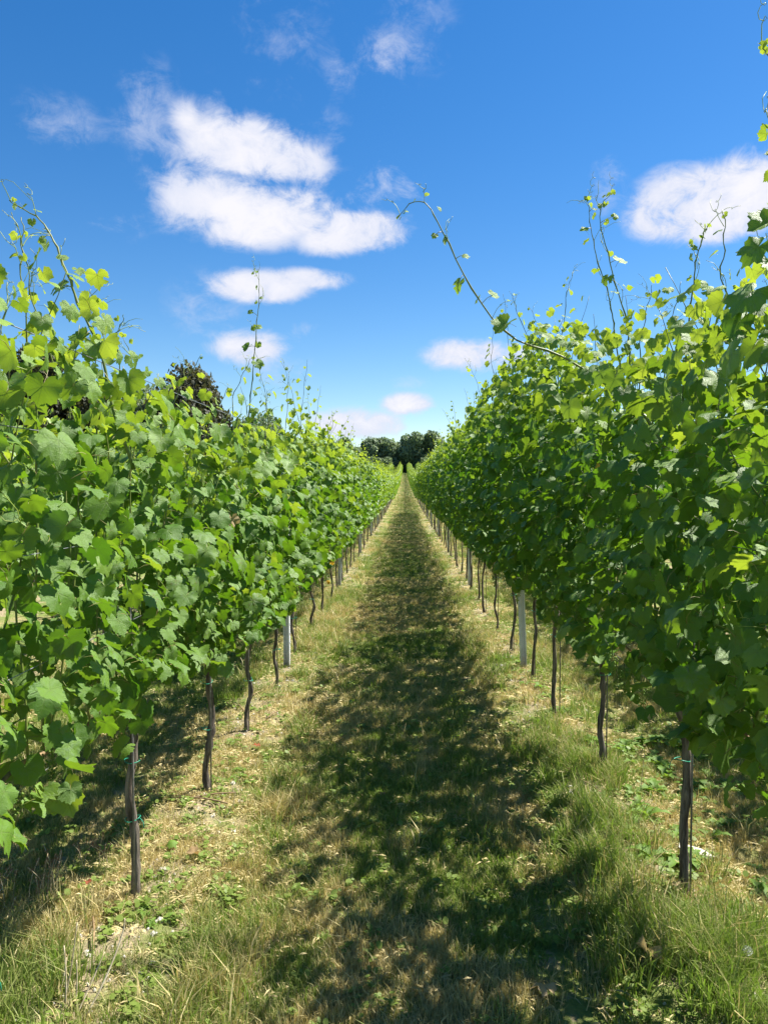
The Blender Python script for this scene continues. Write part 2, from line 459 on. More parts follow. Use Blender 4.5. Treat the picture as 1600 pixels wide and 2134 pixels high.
g_me = new_mesh('ground', np.stack([X.ravel(), Y.ravel(), Z.ravel()], 1), F, [M_ground])
obj('ground', g_me, kind='structure', label='mown grass track and bare soil strips between the vine rows')

# ------------------------------------------------------------------ instancer for uncountable growth
def instancer(name, P, rot, scl, idx, coll, label, group=None):
    me = bpy.data.meshes.new(name); me.vertices.add(len(P)); me.vertices.foreach_set('co', np.asarray(P, np.float32).ravel())
    a = me.attributes.new('irot', 'FLOAT_VECTOR', 'POINT'); a.data.foreach_set('vector', np.asarray(rot, np.float32).ravel())
    a = me.attributes.new('iscl', 'FLOAT_VECTOR', 'POINT'); a.data.foreach_set('vector', np.asarray(scl, np.float32).ravel())
    a = me.attributes.new('iidx', 'INT', 'POINT'); a.data.foreach_set('value', np.asarray(idx, np.int32))
    me.update()
    o = obj(name, me, kind='stuff', label=label)
    ng = bpy.data.node_groups.new(name + '_nodes', 'GeometryNodeTree')
    ng.interface.new_socket('Geometry', in_out='INPUT', socket_type='NodeSocketGeometry')
    ng.interface.new_socket('Geometry', in_out='OUTPUT', socket_type='NodeSocketGeometry')
    gi = ng.nodes.new('NodeGroupInput'); go = ng.nodes.new('NodeGroupOutput')
    m2p = ng.nodes.new('GeometryNodeMeshToPoints'); iop = ng.nodes.new('GeometryNodeInstanceOnPoints')
    ci = ng.nodes.new('GeometryNodeCollectionInfo'); ci.inputs[0].default_value = coll
    ci.inputs[1].default_value = True; ci.inputs[2].default_value = True
    def na(nm, ty):
        n = ng.nodes.new('GeometryNodeInputNamedAttribute'); n.data_type = ty; n.inputs[0].default_value = nm; return n.outputs[0]
    L = ng.links
    L.new(gi.outputs[0], m2p.inputs[0]); L.new(m2p.outputs[0], iop.inputs['Points']); L.new(ci.outputs[0], iop.inputs['Instance'])
    iop.inputs['Pick Instance'].default_value = True
    L.new(na('iidx', 'INT'), iop.inputs['Instance Index'])
    e2r = ng.nodes.new('FunctionNodeEulerToRotation'); L.new(na('irot', 'FLOAT_VECTOR'), e2r.inputs[0])
    L.new(e2r.outputs[0], iop.inputs['Rotation']); L.new(na('iscl', 'FLOAT_VECTOR'), iop.inputs['Scale'])
    L.new(iop.outputs[0], go.inputs[0])
    md = o.modifiers.new('scatter', 'NODES'); md.node_group = ng
    return o

def coll_of(name, meshes):
    c = bpy.data.collections.new(name)
    for i, me in enumerate(meshes):
        o = bpy.data.objects.new('%s_%02d' % (name, i), me); c.objects.link(o)
    return c

# ------------------------------------------------------------------ vine leaves
_OUT = [(0, 1.0), (12, .90), (27, .74), (40, .86), (52, .95), (66, .84), (82, .68), (95, .76), (108, .80), (125, .70), (145, .60), (160, .52), (170, .34), (176, .12)]
def leaf_tpl(rs, k, serr=.045, petiole=True, curl=1.0, ring=True, depth=1.0):
    n = 2 * k - 1 if ring else k
    th = np.linspace(-176, 176, n)
    ta, tr = zip(*_OUT); ta = np.array(ta, float); tr = np.array(tr)
    lob = .84 + (tr - .84) * depth * rs.uniform(.35, .85); lob[0] = tr[0]; lob[-2:] = tr[-2:]
    sk = rs.uniform(.92, 1.08, 2)
    r = np.interp(np.abs(th), ta, lob) * np.where(th < 0, sk[0], sk[1]) * rs.uniform(.965, 1.035, n)
    alt = np.where(np.arange(n) % 2 == 1, 1, -1)
    if ring: r = r * (1 + serr * alt * (np.abs(th) < 168))
    tt = np.radians(th)
    o = np.stack([r * np.sin(tt), r * np.cos(tt)], 1)
    pts = [np.zeros((1, 2))]
    F = []
    if ring:
        ri = o[0::2] * .55 / (1 - serr)
        pts += [ri, o]; b = 1; c = 1 + k
        for i in range(k - 1):
            F += [(0, b + i + 1, b + i), (b + i, c + 2 * i + 1, c + 2 * i), (b + i, b + i + 1, c + 2 * i + 1), (b + i + 1, c + 2 * i + 2, c + 2 * i + 1)]
    else:
        pts += [o]
        for i in range(n - 1): F.append((0, 2 + i, 1 + i))
    P = np.concatenate(pts); x, y = P[:, 0], P[:, 1]; rr = np.hypot(x, y); an = np.arctan2(x, y)
    cup = rs.uniform(-.15, .42) * curl; fold = rs.uniform(-.10, .55) * curl; w1 = rs.uniform(.05, .17) * curl; ph = rs.uniform(0, 6.3)
    z = -cup * rr ** 2 + fold * np.abs(x) * .8 + w1 * np.sin(an * rs.choice([3, 4, 5]) + ph) * rr ** 1.5 - rs.uniform(0, .35) * curl * np.clip(y, 0, 1) ** 2
    z += rs.uniform(-.025, .025, len(z)) * (rr > .1)
    V = np.stack([x, y, z], 1)
    F = [(a, b_, c_) for a, b_, c_ in F]
    M = [0] * len(F)
    UV = np.stack([x * .42 + .5, y * .42 + .5], 1)
    if petiole:
        b = len(V); w = .022
        L = rs.uniform(.8, 1.2); p0 = np.array([0, 0, -.01]); p1 = np.array([0, -.35 * L, -.22 * L]); p2 = np.array([rs.uniform(-.1, .1), -.62 * L, -.62 * L])
        E = []
        for p in (p0, p1, p2):
            for a in range(3): E.append(p + np.array([w * math.cos(a * 2.094), 0, w * math.sin(a * 2.094)]))
        V = np.concatenate([V, np.array(E)]); UV = np.concatenate([UV, np.full((9, 2), .05)])
        for s in range(2):
            for a in range(3):
                a2 = (a + 1) % 3; q0 = b + s * 3
                F += [(q0 + a, q0 + a2, q0 + 3 + a2), (q0 + a, q0 + 3 + a2, q0 + 3 + a)]; M += [1, 1]
    return V, np.array(F), UV, np.array(M)

rs0 = np.random.RandomState(11)
T_hero = [leaf_tpl(rs0, 20, .05) for _ in range(10)]
T_near = [leaf_tpl(rs0, 11, .05) for _ in range(12)]
def bite(tp, ks):
    V, F, UV, M = tp; keep = np.ones(len(F), bool); keep[ks] = False
    return V, F[keep], UV, M[keep]
for i_b, ks in ((1, [22, 23]), (4, [40]), (7, [30, 9, 31]), (8, [50, 51])): T_hero[i_b] = bite(T_hero[i_b], ks)
for i_b, ks in ((2, [18, 19]), (6, [9]), (9, [26])): T_near[i_b] = bite(T_near[i_b], ks)
T_mid = [leaf_tpl(rs0, 11, 0, False, 1.2, False) for _ in range(6)]
T_far = [leaf_tpl(rs0, 6, 0, False, 1.3, False) for _ in range(6)]
ME_hero = [new_mesh('leaf_blade', V, F, [M_leaf, M_petiole], M, UV) for V, F, UV, M in T_hero]
ME_near = [new_mesh('leaf_blade', V, F, [M_leaf, M_petiole], M, UV) for V, F, UV, M in T_near]

def frames(N, T):
    """columns x, y(tip), z(normal) from arrays of normals and tip hints"""
    N = N / np.linalg.norm(N, axis=1, keepdims=True)
    T = T - N * (N * T).sum(1, keepdims=True); T = T / (np.linalg.norm(T, axis=1, keepdims=True) + 1e-9)
    Xa = np.cross(T, N)
    return np.stack([Xa, T, N], 2)

def leaf_mesh(name, tpls, P, Rm, S, youth, rnd, mats):
    Vs, Fs, Us, Ms, Yo, Rn = [], [], [], [], [], []; b = 0
    which = np.random.RandomState(len(P)).randint(0, len(tpls), len(P))
    for k, (V, F, UV, M) in enumerate(tpls):
        ii = np.where(which == k)[0]
        if not len(ii): continue
        W = P[ii, None, :] + S[ii, None, None] * np.einsum('nij,vj->nvi', Rm[ii], V)
        nv = len(V); off = b + np.arange(len(ii)) * nv
        Vs.append(W.reshape(-1, 3)); Fs.append((F[None] + off[:, None, None]).reshape(-1, 3))
        Us.append(np.tile(UV, (len(ii), 1))); Ms.append(np.tile(M, len(ii)))
        Yo.append(np.repeat(youth[ii], nv)); Rn.append(np.repeat(rnd[ii], nv)); b += nv * len(ii)
    return new_mesh(name, np.concatenate(Vs), np.concatenate(Fs), mats, np.concatenate(Ms), np.concatenate(Us),
                    {'youth': np.concatenate(Yo), 'rnd': np.concatenate(Rn)})

def hang(rs, a0):
    """blade normal leaning out along a0, tip hanging downhill"""
    ph = a0 + rs.normal(0, 1.05); ta = R(rs.uniform(18, 84)) if rs.rand() > .12 else R(rs.uniform(80, 125))
    n = np.array([math.cos(ph) * math.sin(ta), math.sin(ph) * math.sin(ta), math.cos(ta)])
    ph2 = ph + rs.normal(0, .55)
    return n + rs.normal(0, .08, 3), np.array([math.cos(ph2), math.sin(ph2), -.9]) + rs.normal(0, .15, 3)

# ------------------------------------------------------------------ a vine's growth (positions relative to its base)
def grow(rs, side, top, zc=.84, nsh=10, lean=0.0, wid=.20, extra=220, tall_p=.35, tall_l=.45, low=.68, dens=1.0, lsc=1.0):
    """side: -1 left row, +1 right row; the path lies towards -side. Returns shoot paths and leaf arrays."""
    shoots = []; P, N, T, S, Yt = [], [], [], [], []
    inward = -side
    for s in range(nsh):
        y0 = (s + .5) / nsh * 1.06 - .53 + rs.uniform(-.03, .03)
        ztop = top + rs.uniform(-.48, .14)
        tall = rs.rand() < tall_p
        L = ztop - zc
        x0 = rs.uniform(-.04, .04); x1 = rs.uniform(-.16, .16) + lean; xm = rs.uniform(-.11, .11) + lean * .5
        pts = [(x0, y0, zc), (xm * .7, y0 + rs.uniform(-.05, .05), zc + L * .35), (xm, y0 + rs.uniform(-.08, .08), zc + L * .7), (x1, y0 + rs.uniform(-.12, .12), ztop)]
        if tall:
            tl = rs.uniform(.25, 1) * tall_l; dx = rs.uniform(-.18, .18) + inward * .03; dy = rs.uniform(-.16, .16)
            pts.append((x1 + dx * tl * 1.2, pts[-1][1] + dy * tl * 1.2, ztop + tl * .6)); pts.append((x1 + dx * tl * 2.4, pts[-1][1] + dy * tl, ztop + tl))
        path = smooth_path(pts, 26 if tall else 16)
        shoots.append((path, tall))
        # nodes
        seg = np.linalg.norm(np.diff(path, axis=0), axis=1); cum = np.concatenate([[0], np.cumsum(seg)]); tot = cum[-1]
        dd = .04; k = 0
        while dd < tot - .01:
            p = np.array([np.interp(dd, cum, path[:, c]) for c in range(3)])
            frac_end = (tot - dd)
            above = max(0.0, p[2] - top)
            yth = np.clip(1 - frac_end / .50, 0, 1) if tall else np.clip(1 - frac_end / .30, 0, .75)
            size = rs.choice([rs.uniform(.034, .052), rs.uniform(.044, .062), rs.uniform(.054, .076)], p=[.35, .45, .2]) * (1 - .72 * (yth if tall else yth * .6))
            if above > .05: size = min(size, .05 * rs.uniform(.7, 1.1))
            out = (1 if k % 2 else -1) if rs.rand() < .35 else (inward if k % 2 else -inward)
            az = rs.uniform(-1.1, 1.1)
            od = np.array([out * math.cos(az), math.sin(az), rs.uniform(-.15, .45)])
            reach = size * rs.uniform(.9, 1.6) + (0 if above > .05 else rs.uniform(0, .06))
            P.append(p + od * reach)
            nn_, tt_ = hang(rs, math.atan2(od[1], od[0])); N.append(nn_); T.append(tt_)
            S.append(size); Yt.append(np.clip(yth * .95 + rs.uniform(-.05, .12) + max(0, (p[2] - low) / (top - low) - .66) * 1.5 + (.25 if above > 0 else 0), 0, 1))
            dd += (rs.uniform(.042, .066)) * (1.0 if not above else 1.25) / dens; k += 1
    for e in range(int(extra)):
        z = low + (top - low) * rs.beta(1.05, 1.3)
        h = (z - low) / (top - low)
        bulge = wid * (.72 + .55 * math.sin(PI * min(max(h, 0), 1)) ** .8) * (1.0 if h < .8 else 1 - (h - .8) * 1.6)
        sgn = inward if rs.rand() < .58 else -inward
        xo = sgn * bulge * (rs.uniform(.55, 1.25) if e % 3 else rs.uniform(0, .6))
        p = np.array([xo + lean * h, rs.uniform(-.55, .55), z])
        size = rs.choice([rs.uniform(.030, .046), rs.uniform(.040, .062), rs.uniform(.055, .078)], p=[.35, .48, .17]) * (1 if h < .85 else .75)
        nn_, tt_ = hang(rs, 0 if sgn > 0 else PI); P.append(p); N.append(nn_); T.append(tt_); S.append(size)
        Yt.append(np.clip(rs.uniform(-.1, .25) + (.45 if rs.rand() < .07 else 0) + max(0, h - .60) * 1.8, 0, 1))
    P, N, T, S, Yt = (np.array(a) for a in (P, N, T, S, Yt))
    S = S * lsc
    k_ = P[:, 2] > low - .03
    return shoots, P[k_], N[k_], T[k_], S[k_], Yt[k_]

def trunk_mesh(rs, h=.76, detail=2, lean=0.0, r0=.027, mat=None):
    mb = MB()
    n = 22 if detail == 2 else 7; sd_ = 11 if detail == 2 else 6
    kx = [lean * .0] + [rs.uniform(-.026, .026) + lean * i / 5 for i in range(1, 6)]; ky = [rs.uniform(-.018, .018) for _ in range(6)]
    pts = smooth_path([(kx[i], ky[i], -.04 + (h + .04) * i / 5) for i in range(6)], n)
    rad = [r0 * (1.35 if i == 0 else 1.0) * (1 + .35 * math.exp(-i * 1.2)) * (1 - .18 * i / n) * rs.uniform(.84, 1.16) for i in range(n)]
    for j in rs.randint(2, n - 2, 3 if detail == 2 else 0): rad[j] *= 1.2
    rad[-1] *= 1.25; rad[-2] *= 1.35 if detail == 2 else 1.1
    mb.tube(pts, rad, sd_, 0, .19, rs)
    tip = pts[-1]
    if detail == 2:
        for sg in (-1, 1):         # spurs of old wood and the knotty head
            a = tip + np.array([0, 0, -.05]); b = a + np.array([rs.uniform(-.03, .03), sg * rs.uniform(.03, .06), rs.uniform(.03, .07)])
            mb.tube([a, (a + b) / 2 + rs.uniform(-.008, .008, 3), b, b + np.array([0, sg * .01, .035])], [.018, .016, .013, .009], 7, 0, .15, rs)
    return mb, tip

def cane_mesh(rs, tip, zc, detail=2):
    mb = MB()
    for sg in (-1, 1):
        pts = smooth_path([tip, tip + np.array([0, sg * .05, .07]), (0, sg * .20, zc + .02), (rs.uniform(-.01, .01), sg * .40, zc), (0, sg * .54, zc - .01)], 10 if detail == 2 else 5)
        mb.tube(pts, np.linspace(.009, .0055, len(pts)), 6 if detail == 2 else 3, 0, .08, rs)
    return mb

def shoots_mb(mb, path, r0, sides):
    n = len(path); path = np.array(path)
    if sides > 3: path = path + np.array([[(.004 if (i // 2) % 2 else -.004), 0, 0] for i in range(n)])
    mb.tube(path, [r0 * (1 - .72 * i / (n - 1)) * (1.3 if i % 2 else .9) for i in range(n)], sides, 0)

# shared small pieces
def tendril_mesh(rs):
    mb = MB(); P = []
    for i in range(22):
        t = i / 21; r = .0 if t < .45 else .012 * (1 - (t - .45) * .9)
        a = (t - .45) * 22
        P.append((t * .10 + r * math.cos(a), r * math.sin(a), .02 * math.sin(t * 3) + t * .02 + (t > .45) * r * .3 * math.sin(a)))
    mb.tube(P, [.0013 * (1 - .5 * i / 21) for i in range(22)], 4, 0)
    if rs.rand() < .7:
        mb.tube([(.04, 0, .02), (.06, .02, .035), (.09, .035, .04), (.11, .05, .032)], [.001, .0009, .0008, .0006], 4, 0)
    return mb.mesh('tendril_curl', [M_tendril])
def grape_mesh(rs):
    V, F = [], []
    oc = np.array([(1, 0, 0), (-1, 0, 0), (0, 1, 0), (0, -1, 0), (0, 0, 1), (0, 0, -1)]) * 1.0
    of = np.array([(0, 2, 4), (2, 1, 4), (1, 3, 4), (3, 0, 4), (2, 0, 5), (1, 2, 5), (3, 1, 5), (0, 3, 5)])
    mb = MB(); mb.tube([(0, 0, .03), (0, 0, -.02), (.004, 0, -.07), (0, 0, -.11)], [.0022, .002, .0015, .001], 4, 1)
    V = [np.array(mb.V)]; F4 = [tuple(f) for f in mb.F]; M = list(mb.M); b = len(mb.V)
    for i in range(70):
        h = rs.uniform(0, 1); rr = .034 * (1 - h * .75) * math.sqrt(rs.rand()); a = rs.uniform(0, 6.28)
        c = np.array([rr * math.cos(a), rr * math.sin(a), -.11 * h]); s = rs.uniform(.0038, .0052)
        q = rs.uniform(0, 3); Rz = np.array([[math.cos(q), -math.sin(q), 0], [math.sin(q), math.cos(q), 0], [0, 0, 1]])
        V.append(oc @ Rz.T * s + c); F4 += [tuple(int(x) + b for x in f) for f in of]; M += [0] * 8; b += 6
    return new_mesh('grape_bunch', np.concatenate(V), F4, [M_grape, M_shoot], M)
def ring_mesh(r, w, mat, tail=True, rs=None):
    mb = MB()
    P = [(r * math.cos(a), r * math.sin(a), .003 * math.sin(a * 2)) for a in np.linspace(0, 2 * PI, 13)]
    mb.tube(P, w, 4, 0)
    if tail: mb.tube([(r, 0, 0), (r + .015, .01, .006), (r + .028, .014, -.010), (r + .030, .012, -.032)], w * .8, 4, 0)
    return mb.mesh('tie_loop', [mat])
rsx = np.random.RandomState(3)
ME_tend = [tendril_mesh(rsx) for _ in range(3)]
ME_grape = [grape_mesh(rsx) for _ in range(3)]
ME_tie = [ring_mesh(.031, .0022, M_tie), ring_mesh(.031, .0018, M_tie, False)]
ME_bluetie = ring_mesh(.014, .0022, M_bluetie)

def rot_to(Rm): return Matrix(Rm.tolist()).to_quaternion()

def add_leaf_objects(root, meshes, P, Rm, S, Y, rnd):
    for i in range(len(P)):
        o = bpy.data.objects.new('leaf', meshes[i % len(meshes)])
        o.parent = root; o.location = P[i]; o.rotation_mode = 'QUATERNION'; o.rotation_quaternion = rot_to(Rm[i])
        o.scale = (S[i],) * 3; o.color = (float(Y[i]), float(rnd[i]), 0, 1)
        COL.objects.link(o)

LOOK = {}
def vine_full(side, x, y, seed, label, group, nleaf, hero, extra_shoots=(), **kw):
    rs = np.random.RandomState(seed)
    root = obj('grapevine', None, None, (x, y, gz1(x, y)), label, 'grapevine', group)
    root.empty_display_size = .2
    near = y < 9.5
    lean = rs.uniform(-.03, .03)
    mb, tip = trunk_mesh(rs, kw.pop('head', .74) + rs.uniform(-.03, .03), 2 if near else 1, lean, (rs.uniform(.0175, .0195) if y < 4.5 else rs.uniform(.012, .0155)))
    obj('trunk', mb.mesh('vine_trunk', [M_bark]), root)
    zc = .84
    obj('cane', cane_mesh(rs, tip, zc, 2 if near else 1).mesh('vine_cane', [M_cane]), root)
    shoots, P, N, T, S, Yt = grow(rs, side, zc=zc, **kw)
    base = np.array(root.location)
    for pts, r0, leaves in extra_shoots:
        path = smooth_path(pts, 34) - base; mbx = MB(); n = len(path)
        rr = [r0 * (1 - .80 * i / (n - 1)) * (1.35 if i % 3 == 0 else .95) for i in range(n)]; path = path + np.array([[0, 0, 0] if i % 3 else [(.004 if (i // 3) % 2 else -.004), 0, .002] for i in range(n)])
        mbx.tube(path, rr, 7, 0)
        obj('shoot', mbx.mesh('vine_shoot', [M_shoot]), root)
        seg = np.linalg.norm(np.diff(path, axis=0), axis=1); cum = np.concatenate([[0], np.cumsum(seg)]); tot = cum[-1]
        for (lx, ly, lz, sz, yo, nn, tt) in leaves:
            P = np.concatenate([np.array([[lx, ly, lz]]) - base, P]); N = np.concatenate([[nn], N]); T = np.concatenate([[tt], T]); S = np.concatenate([[sz], S]); Yt = np.concatenate([[yo], Yt])
            # petiole from the nearest point of the shoot
            pl = np.array([lx, ly, lz]) - base; j = np.argmin(np.linalg.norm(path - pl, axis=1)); mp = MB()
            if np.linalg.norm(path[j] - pl) < .14:
                mp.tube([path[j], (path[j] + pl) / 2 + np.array([0, 0, .006]), pl], [.0018, .0014, .0011], 5, 0); obj('petiole', mp.mesh('leaf_stalk', [M_petiole]), root)
        for kk, f in enumerate(np.linspace(.35, .98, 5)):
            j = int(f * (n - 1)); te = obj('tendril', ME_tend[kk % 3], root, path[j]); te.rotation_euler = (rs.uniform(-1, 1), rs.uniform(-1.6, -.2), rs.uniform(0, 6.3)); te.scale = (1.1,) * 3
        for f in np.linspace(.10, .86, 8):
            j = int(f * (n - 1)); sg = rs.choice([-1, 1]); q_ = path[j] + np.array([sg * rs.uniform(.015, .035), rs.uniform(-.03, .03), rs.uniform(.0, .03)])
            nn_, tt_ = hang(rs, 0 if sg > 0 else PI); P = np.concatenate([[q_], P]); N = np.concatenate([[nn_], N]); T = np.concatenate([[tt_], T])
            S = np.concatenate([[(.042 - .026 * f) * rs.uniform(.7, 1.1)], S]); Yt = np.concatenate([[min(1, .35 + f * .7)], Yt])
        # tiny young leaves at the tip
        for f in (.90, .94, .97, 1.0):
            j = int(f * (n - 1)); p = path[j] + rs.uniform(-.012, .012, 3)
            P = np.concatenate([[p], P]); N = np.concatenate([[rs.normal(0, 1, 3)], N]); T = np.concatenate([[rs.normal(0, 1, 3)], T]); S = np.concatenate([[rs.uniform(.010, .017)], S]); Yt = np.concatenate([[1.0], Yt])
    nx_ = sum(len(l[2]) + 12 for l in extra_shoots)
    rnd = rs.rand(len(P)); Rm = frames(N, T)
    # leaves seen best: path side and top first
    score = (-side) * P[:, 0] * 1.6 + P[:, 2] * .25 + S * 3 + rs.rand(len(P)) * .12; score[:nx_] += 9
    order = np.argsort(-score); a, b = order[:nleaf], order[nleaf:]
    add_leaf_objects(root, ME_hero if hero else ME_near, P[a], Rm[a], S[a], Yt[a], rnd[a])
    if len(b):
        obj('leaf_mass', leaf_mesh('vine_leaf_mass', T_near if near else T_mid, P[b], Rm[b], S[b], Yt[b], rnd[b], [M_leafs, M_petiole]), root, kind='stuff')
    for path, tall in shoots:
        m2 = MB(); shoots_mb(m2, path, .0040 if near else .0042, 5 if near else 4)
        obj('shoot', m2.mesh('vine_shoot', [M_shoot]), root)
        if tall and near:
            for kk in range(3):
                j = int(rs.uniform(.55, .95) * (len(path) - 1)); te = obj('tendril', ME_tend[kk], root, path[j]); te.rotation_euler = (rs.uniform(-1, 1), rs.uniform(-1.6, .3), rs.uniform(0, 6.3))
    if near:
        for kk in range(4):
            te = obj('tendril', ME_tend[kk % 3], root, (-side * rs.uniform(.1, .26), rs.uniform(-.5, .5), rs.uniform(1.2, 2.0))); te.rotation_euler = (rs.uniform(-1, 1), rs.uniform(-1, 1), rs.uniform(0, 6.3)); te.scale = (1.2,) * 3
        for kk in range(4):
            obj('grape_cluster', ME_grape[kk % 3], root, (-side * rs.uniform(.05, .22), rs.uniform(-.45, .45), rs.uniform(.80, 1.02)))
    if y < 24:
        mr = MB(); rx = rs.uniform(.025, .04); mr.tube([(rx * .5, -rx, -.05), (rx * .5, -rx, 1.2)], .0042, 5, 0)
        obj('training_rod', mr.mesh('rod', [M_rod]), root)
    if near:
        for kk in range(2 if side < 0 else 1):
            tz = (.33, .58)[kk] if side < 0 else .57
            tt = obj('tie', ME_tie[kk], root, (lean * tz / .8, 0, tz + rs.uniform(-.03, .03))); tt.rotation_euler = (rs.uniform(-.12, .12), rs.uniform(-.12, .12), rs.uniform(0, 6.3))
    return root

# ---- where the vines and posts stand
LV = [(-1.10, 1.82), (-1.10, 2.92), (-1.05, 3.91), (-1.06, 4.93), (-1.05, 5.98), (-1.08, 7.23), (-1.06, 8.45), (-1.07, 9.55)]
RV = [(1.13, 1.92), (1.14, 2.99), (1.15, 4.31), (1.09, 5.29), (1.088, 6.26), (1.05, 7.26), (1.045, 8.4), (1.047, 9.66)]
yy = 10.6
rsv = np.random.RandomState(77)
while yy < 170:
    LV.append((-1.07 + rsv.uniform(-.02, .02), yy)); RV.append((1.07 + rsv.uniform(-.02, .02), yy + .12)); yy += 1.055
POSTS_L = [6.70, 12.1, 17.9, 23.7] + list(np.arange(29.4, 170, 5.75))
POSTS_R = [6.66, 12.2, 18.2, 23.5] + list(np.arange(29.3, 170, 5.75))
ORD = ['first', 'second', 'third', 'fourth', 'fifth', 'sixth', 'seventh', 'eighth', 'ninth']
def vine_label(side, i, y):
    row = 'left' if side < 0 else 'right'
    posts = POSTS_L if side < 0 else POSTS_R
    LL = {0: 'nearest sunlit grapevine, its leaves filling the left edge, trunk out of view',
          1: 'sunlit grapevine on the nearest visible left trunk, a knotty forked trunk with two green ties',
          2: 'sunlit grapevine on the second visible left trunk, straight and dark beside chalky soil',
          3: 'sunlit grapevine on the third visible trunk of the left row, beyond the chalky bare patch',
          4: 'sunlit grapevine whose slim trunk stands just in front of the nearest left metal post',
          5: 'sunlit grapevine whose trunk stands just behind the nearest left metal post'}
    RR = {0: 'tall shaded grapevine at the right edge, its big dark leaves nearest the viewer',
          1: 'shaded grapevine on the nearest dark right trunk, growing out of long green grass',
          2: 'shaded grapevine on the second dark trunk of the right row, lobed weeds at its foot',
          3: 'shaded grapevine on the third dark right trunk, rising straight behind the tall grass',
          4: 'shaded grapevine whose trunk stands just in front of the nearest right metal post',
          5: 'shaded grapevine whose crooked trunk stands just behind the nearest right metal post'}
    D = LL if side < 0 else RR
    if i in D: return D[i]
    k = sum(1 for p in posts if p < y)
    n = sum(1 for (xx, v) in (LV if side < 0 else RV) if posts[k - 1] < v <= y)
    if k <= 5:
        return '%s grapevine, %s beyond the %s metal post of the %s row' % ('sunlit' if side < 0 else 'shaded', ORD[n - 1], ORD[k - 1], row)
    if y < 60: return 'small distant grapevine of the %s row where single trunks just show' % row
    return 'tiny far grapevine of the %s row, near the vanishing point under the trees' % row

HERO = {}
S_R = dict(top=2.60, lean=-.06, wid=.26, extra=700, low=.84, tall_p=.42, tall_l=.55)
S_L = dict(top=2.27, lean=.03, wid=.25, extra=440, low=.74, tall_p=.36, tall_l=.62)
HERO[(1, 1)] = [
    ([(1.06, 3.05, 1.85), (1.004, 3.2, 2.01), (.936, 3.3, 2.10), (.70, 3.3, 2.26), (.454, 3.3, 2.36), (.283, 3.3, 2.584), (.165, 3.3, 2.81), (.105, 3.3, 2.92), (.036, 3.3, 2.94), (-.035, 3.3, 2.87)], .0062,
     [(.44, 3.27, 2.40, .066, .55, (-.3, -.6, .6), (-.6, -.1, -.7)), (.235, 3.28, 2.58, .045, .35, (-.7, -.5, .3), (-.5, 0, -.8)), (.385, 3.28, 2.53, .036, .6, (.3, -.6, .5), (.6, 0, .6)),
      (.262, 3.28, 2.70, .024, .8, (0, -.7, .7), (.9, 0, -.1)), (.130, 3.28, 2.79, .020, .8, (0, -.8, .4), (-.5, 0, -.7)), (.60, 3.27, 2.36, .050, .6, (0, -.5, .8), (.2, -.2, .8)), (.80, 3.28, 2.20, .06, .4, (-.3, -.6, .6), (0, -.4, -.8))]),
    ([(1.09, 2.7, 1.70), (1.002, 2.7, 1.89), (1.006, 2.7, 2.155), (1.025, 2.7, 2.383), (1.046, 2.7, 2.54), (1.081, 2.7, 2.63)], .0055,
     [(1.055, 2.68, 2.41, .030, .7, (.2, -.7, .4), (.6, 0, -.7)), (1.02, 2.68, 2.54, .018, .9, (0, -.8, .3), (.7, 0, .2)), (.96, 2.68, 2.28, .04, .5, (-.4, -.6, .5), (-.6, 0, -.5))]),
]
HERO[(1, 2)] = [
    ([(1.10, 3.6, 2.00), (1.06, 3.55, 2.15), (1.038, 3.5, 2.404), (.952, 3.5, 2.72), (.90, 3.5, 2.95), (.947, 3.5, 3.04)], .0050,
     [(.985, 3.47, 2.73, .045, .8, (.2, -.6, .6), (.5, 0, .7)), (.93, 3.47, 2.65, .040, .4, (-.5, -.5, .4), (-.3, 0, -.9)), (.96, 3.47, 2.93, .024, .8, (0, -.8, .3), (.7, 0, .4)), (.90, 3.47, 2.98, .022, .8, (0, -.8, .3), (-.3, 0, .8))]),
    ([(1.04, 3.6, 2.20), (.99, 3.55, 2.40), (.952, 3.5, 2.55), (.879, 3.5, 2.79), (.850, 3.5, 2.97), (.843, 3.5, 3.03)], .0040,
     [(.83, 3.48, 2.87, .026, .9, (0, -.6, .7), (-.9, 0, .1)), (.87, 3.48, 2.97, .018, .9, (0, -.6, .7), (.6, 0, .6))]),
]
HERO[(1, 0)] = [
    ([(1.02, 1.95, 1.75), (.97, 1.95, 2.09), (.965, 1.95, 2.37), (.945, 1.95, 2.56), (.948, 1.95, 2.74), (.90, 1.95, 2.82)], .0050,
     [(.861, 1.85, 2.28, .060, .15, (-.5, -.7, .5), (-.7, 0, -.7)), (.843, 1.85, 2.17, .066, .1, (-.4, -.6, .7), (-.6, 0, -.8)), (.905, 1.84, 2.235, .060, .3, (.1, -.6, .8), (.4, 0, -.8)), (.895, 1.86, 2.14, .06, .3, (-.2, -.5, .8), (0, -.2, -.9)),
      (.822, 1.86, 2.10, .05, .1, (-.5, -.7, .4), (-.5, 0, -.9)), (.885, 1.86, 2.34, .05, .5, (-.2, -.6, .6), (-.7, 0, -.3)), (.93, 1.84, 2.38, .05, .3, (-.2, -.6, .7), (.4, 0, -.6)), (.92, 1.86, 2.07, .06, .2, (-.5, -.5, .5), (-.3, 0, -.9)), (.87, 1.84, 2.03, .055, .2, (-.3, -.6, .6), (-.7, 0, -.5)),
      (.945, 1.93, 2.545, .040, .8, (-.2, -.6, .7), (-.4, 0, -.8)), (.94, 1.92, 2.66, .024, .9, (0, -.7, .5), (-.6, 0, .5))]),
]
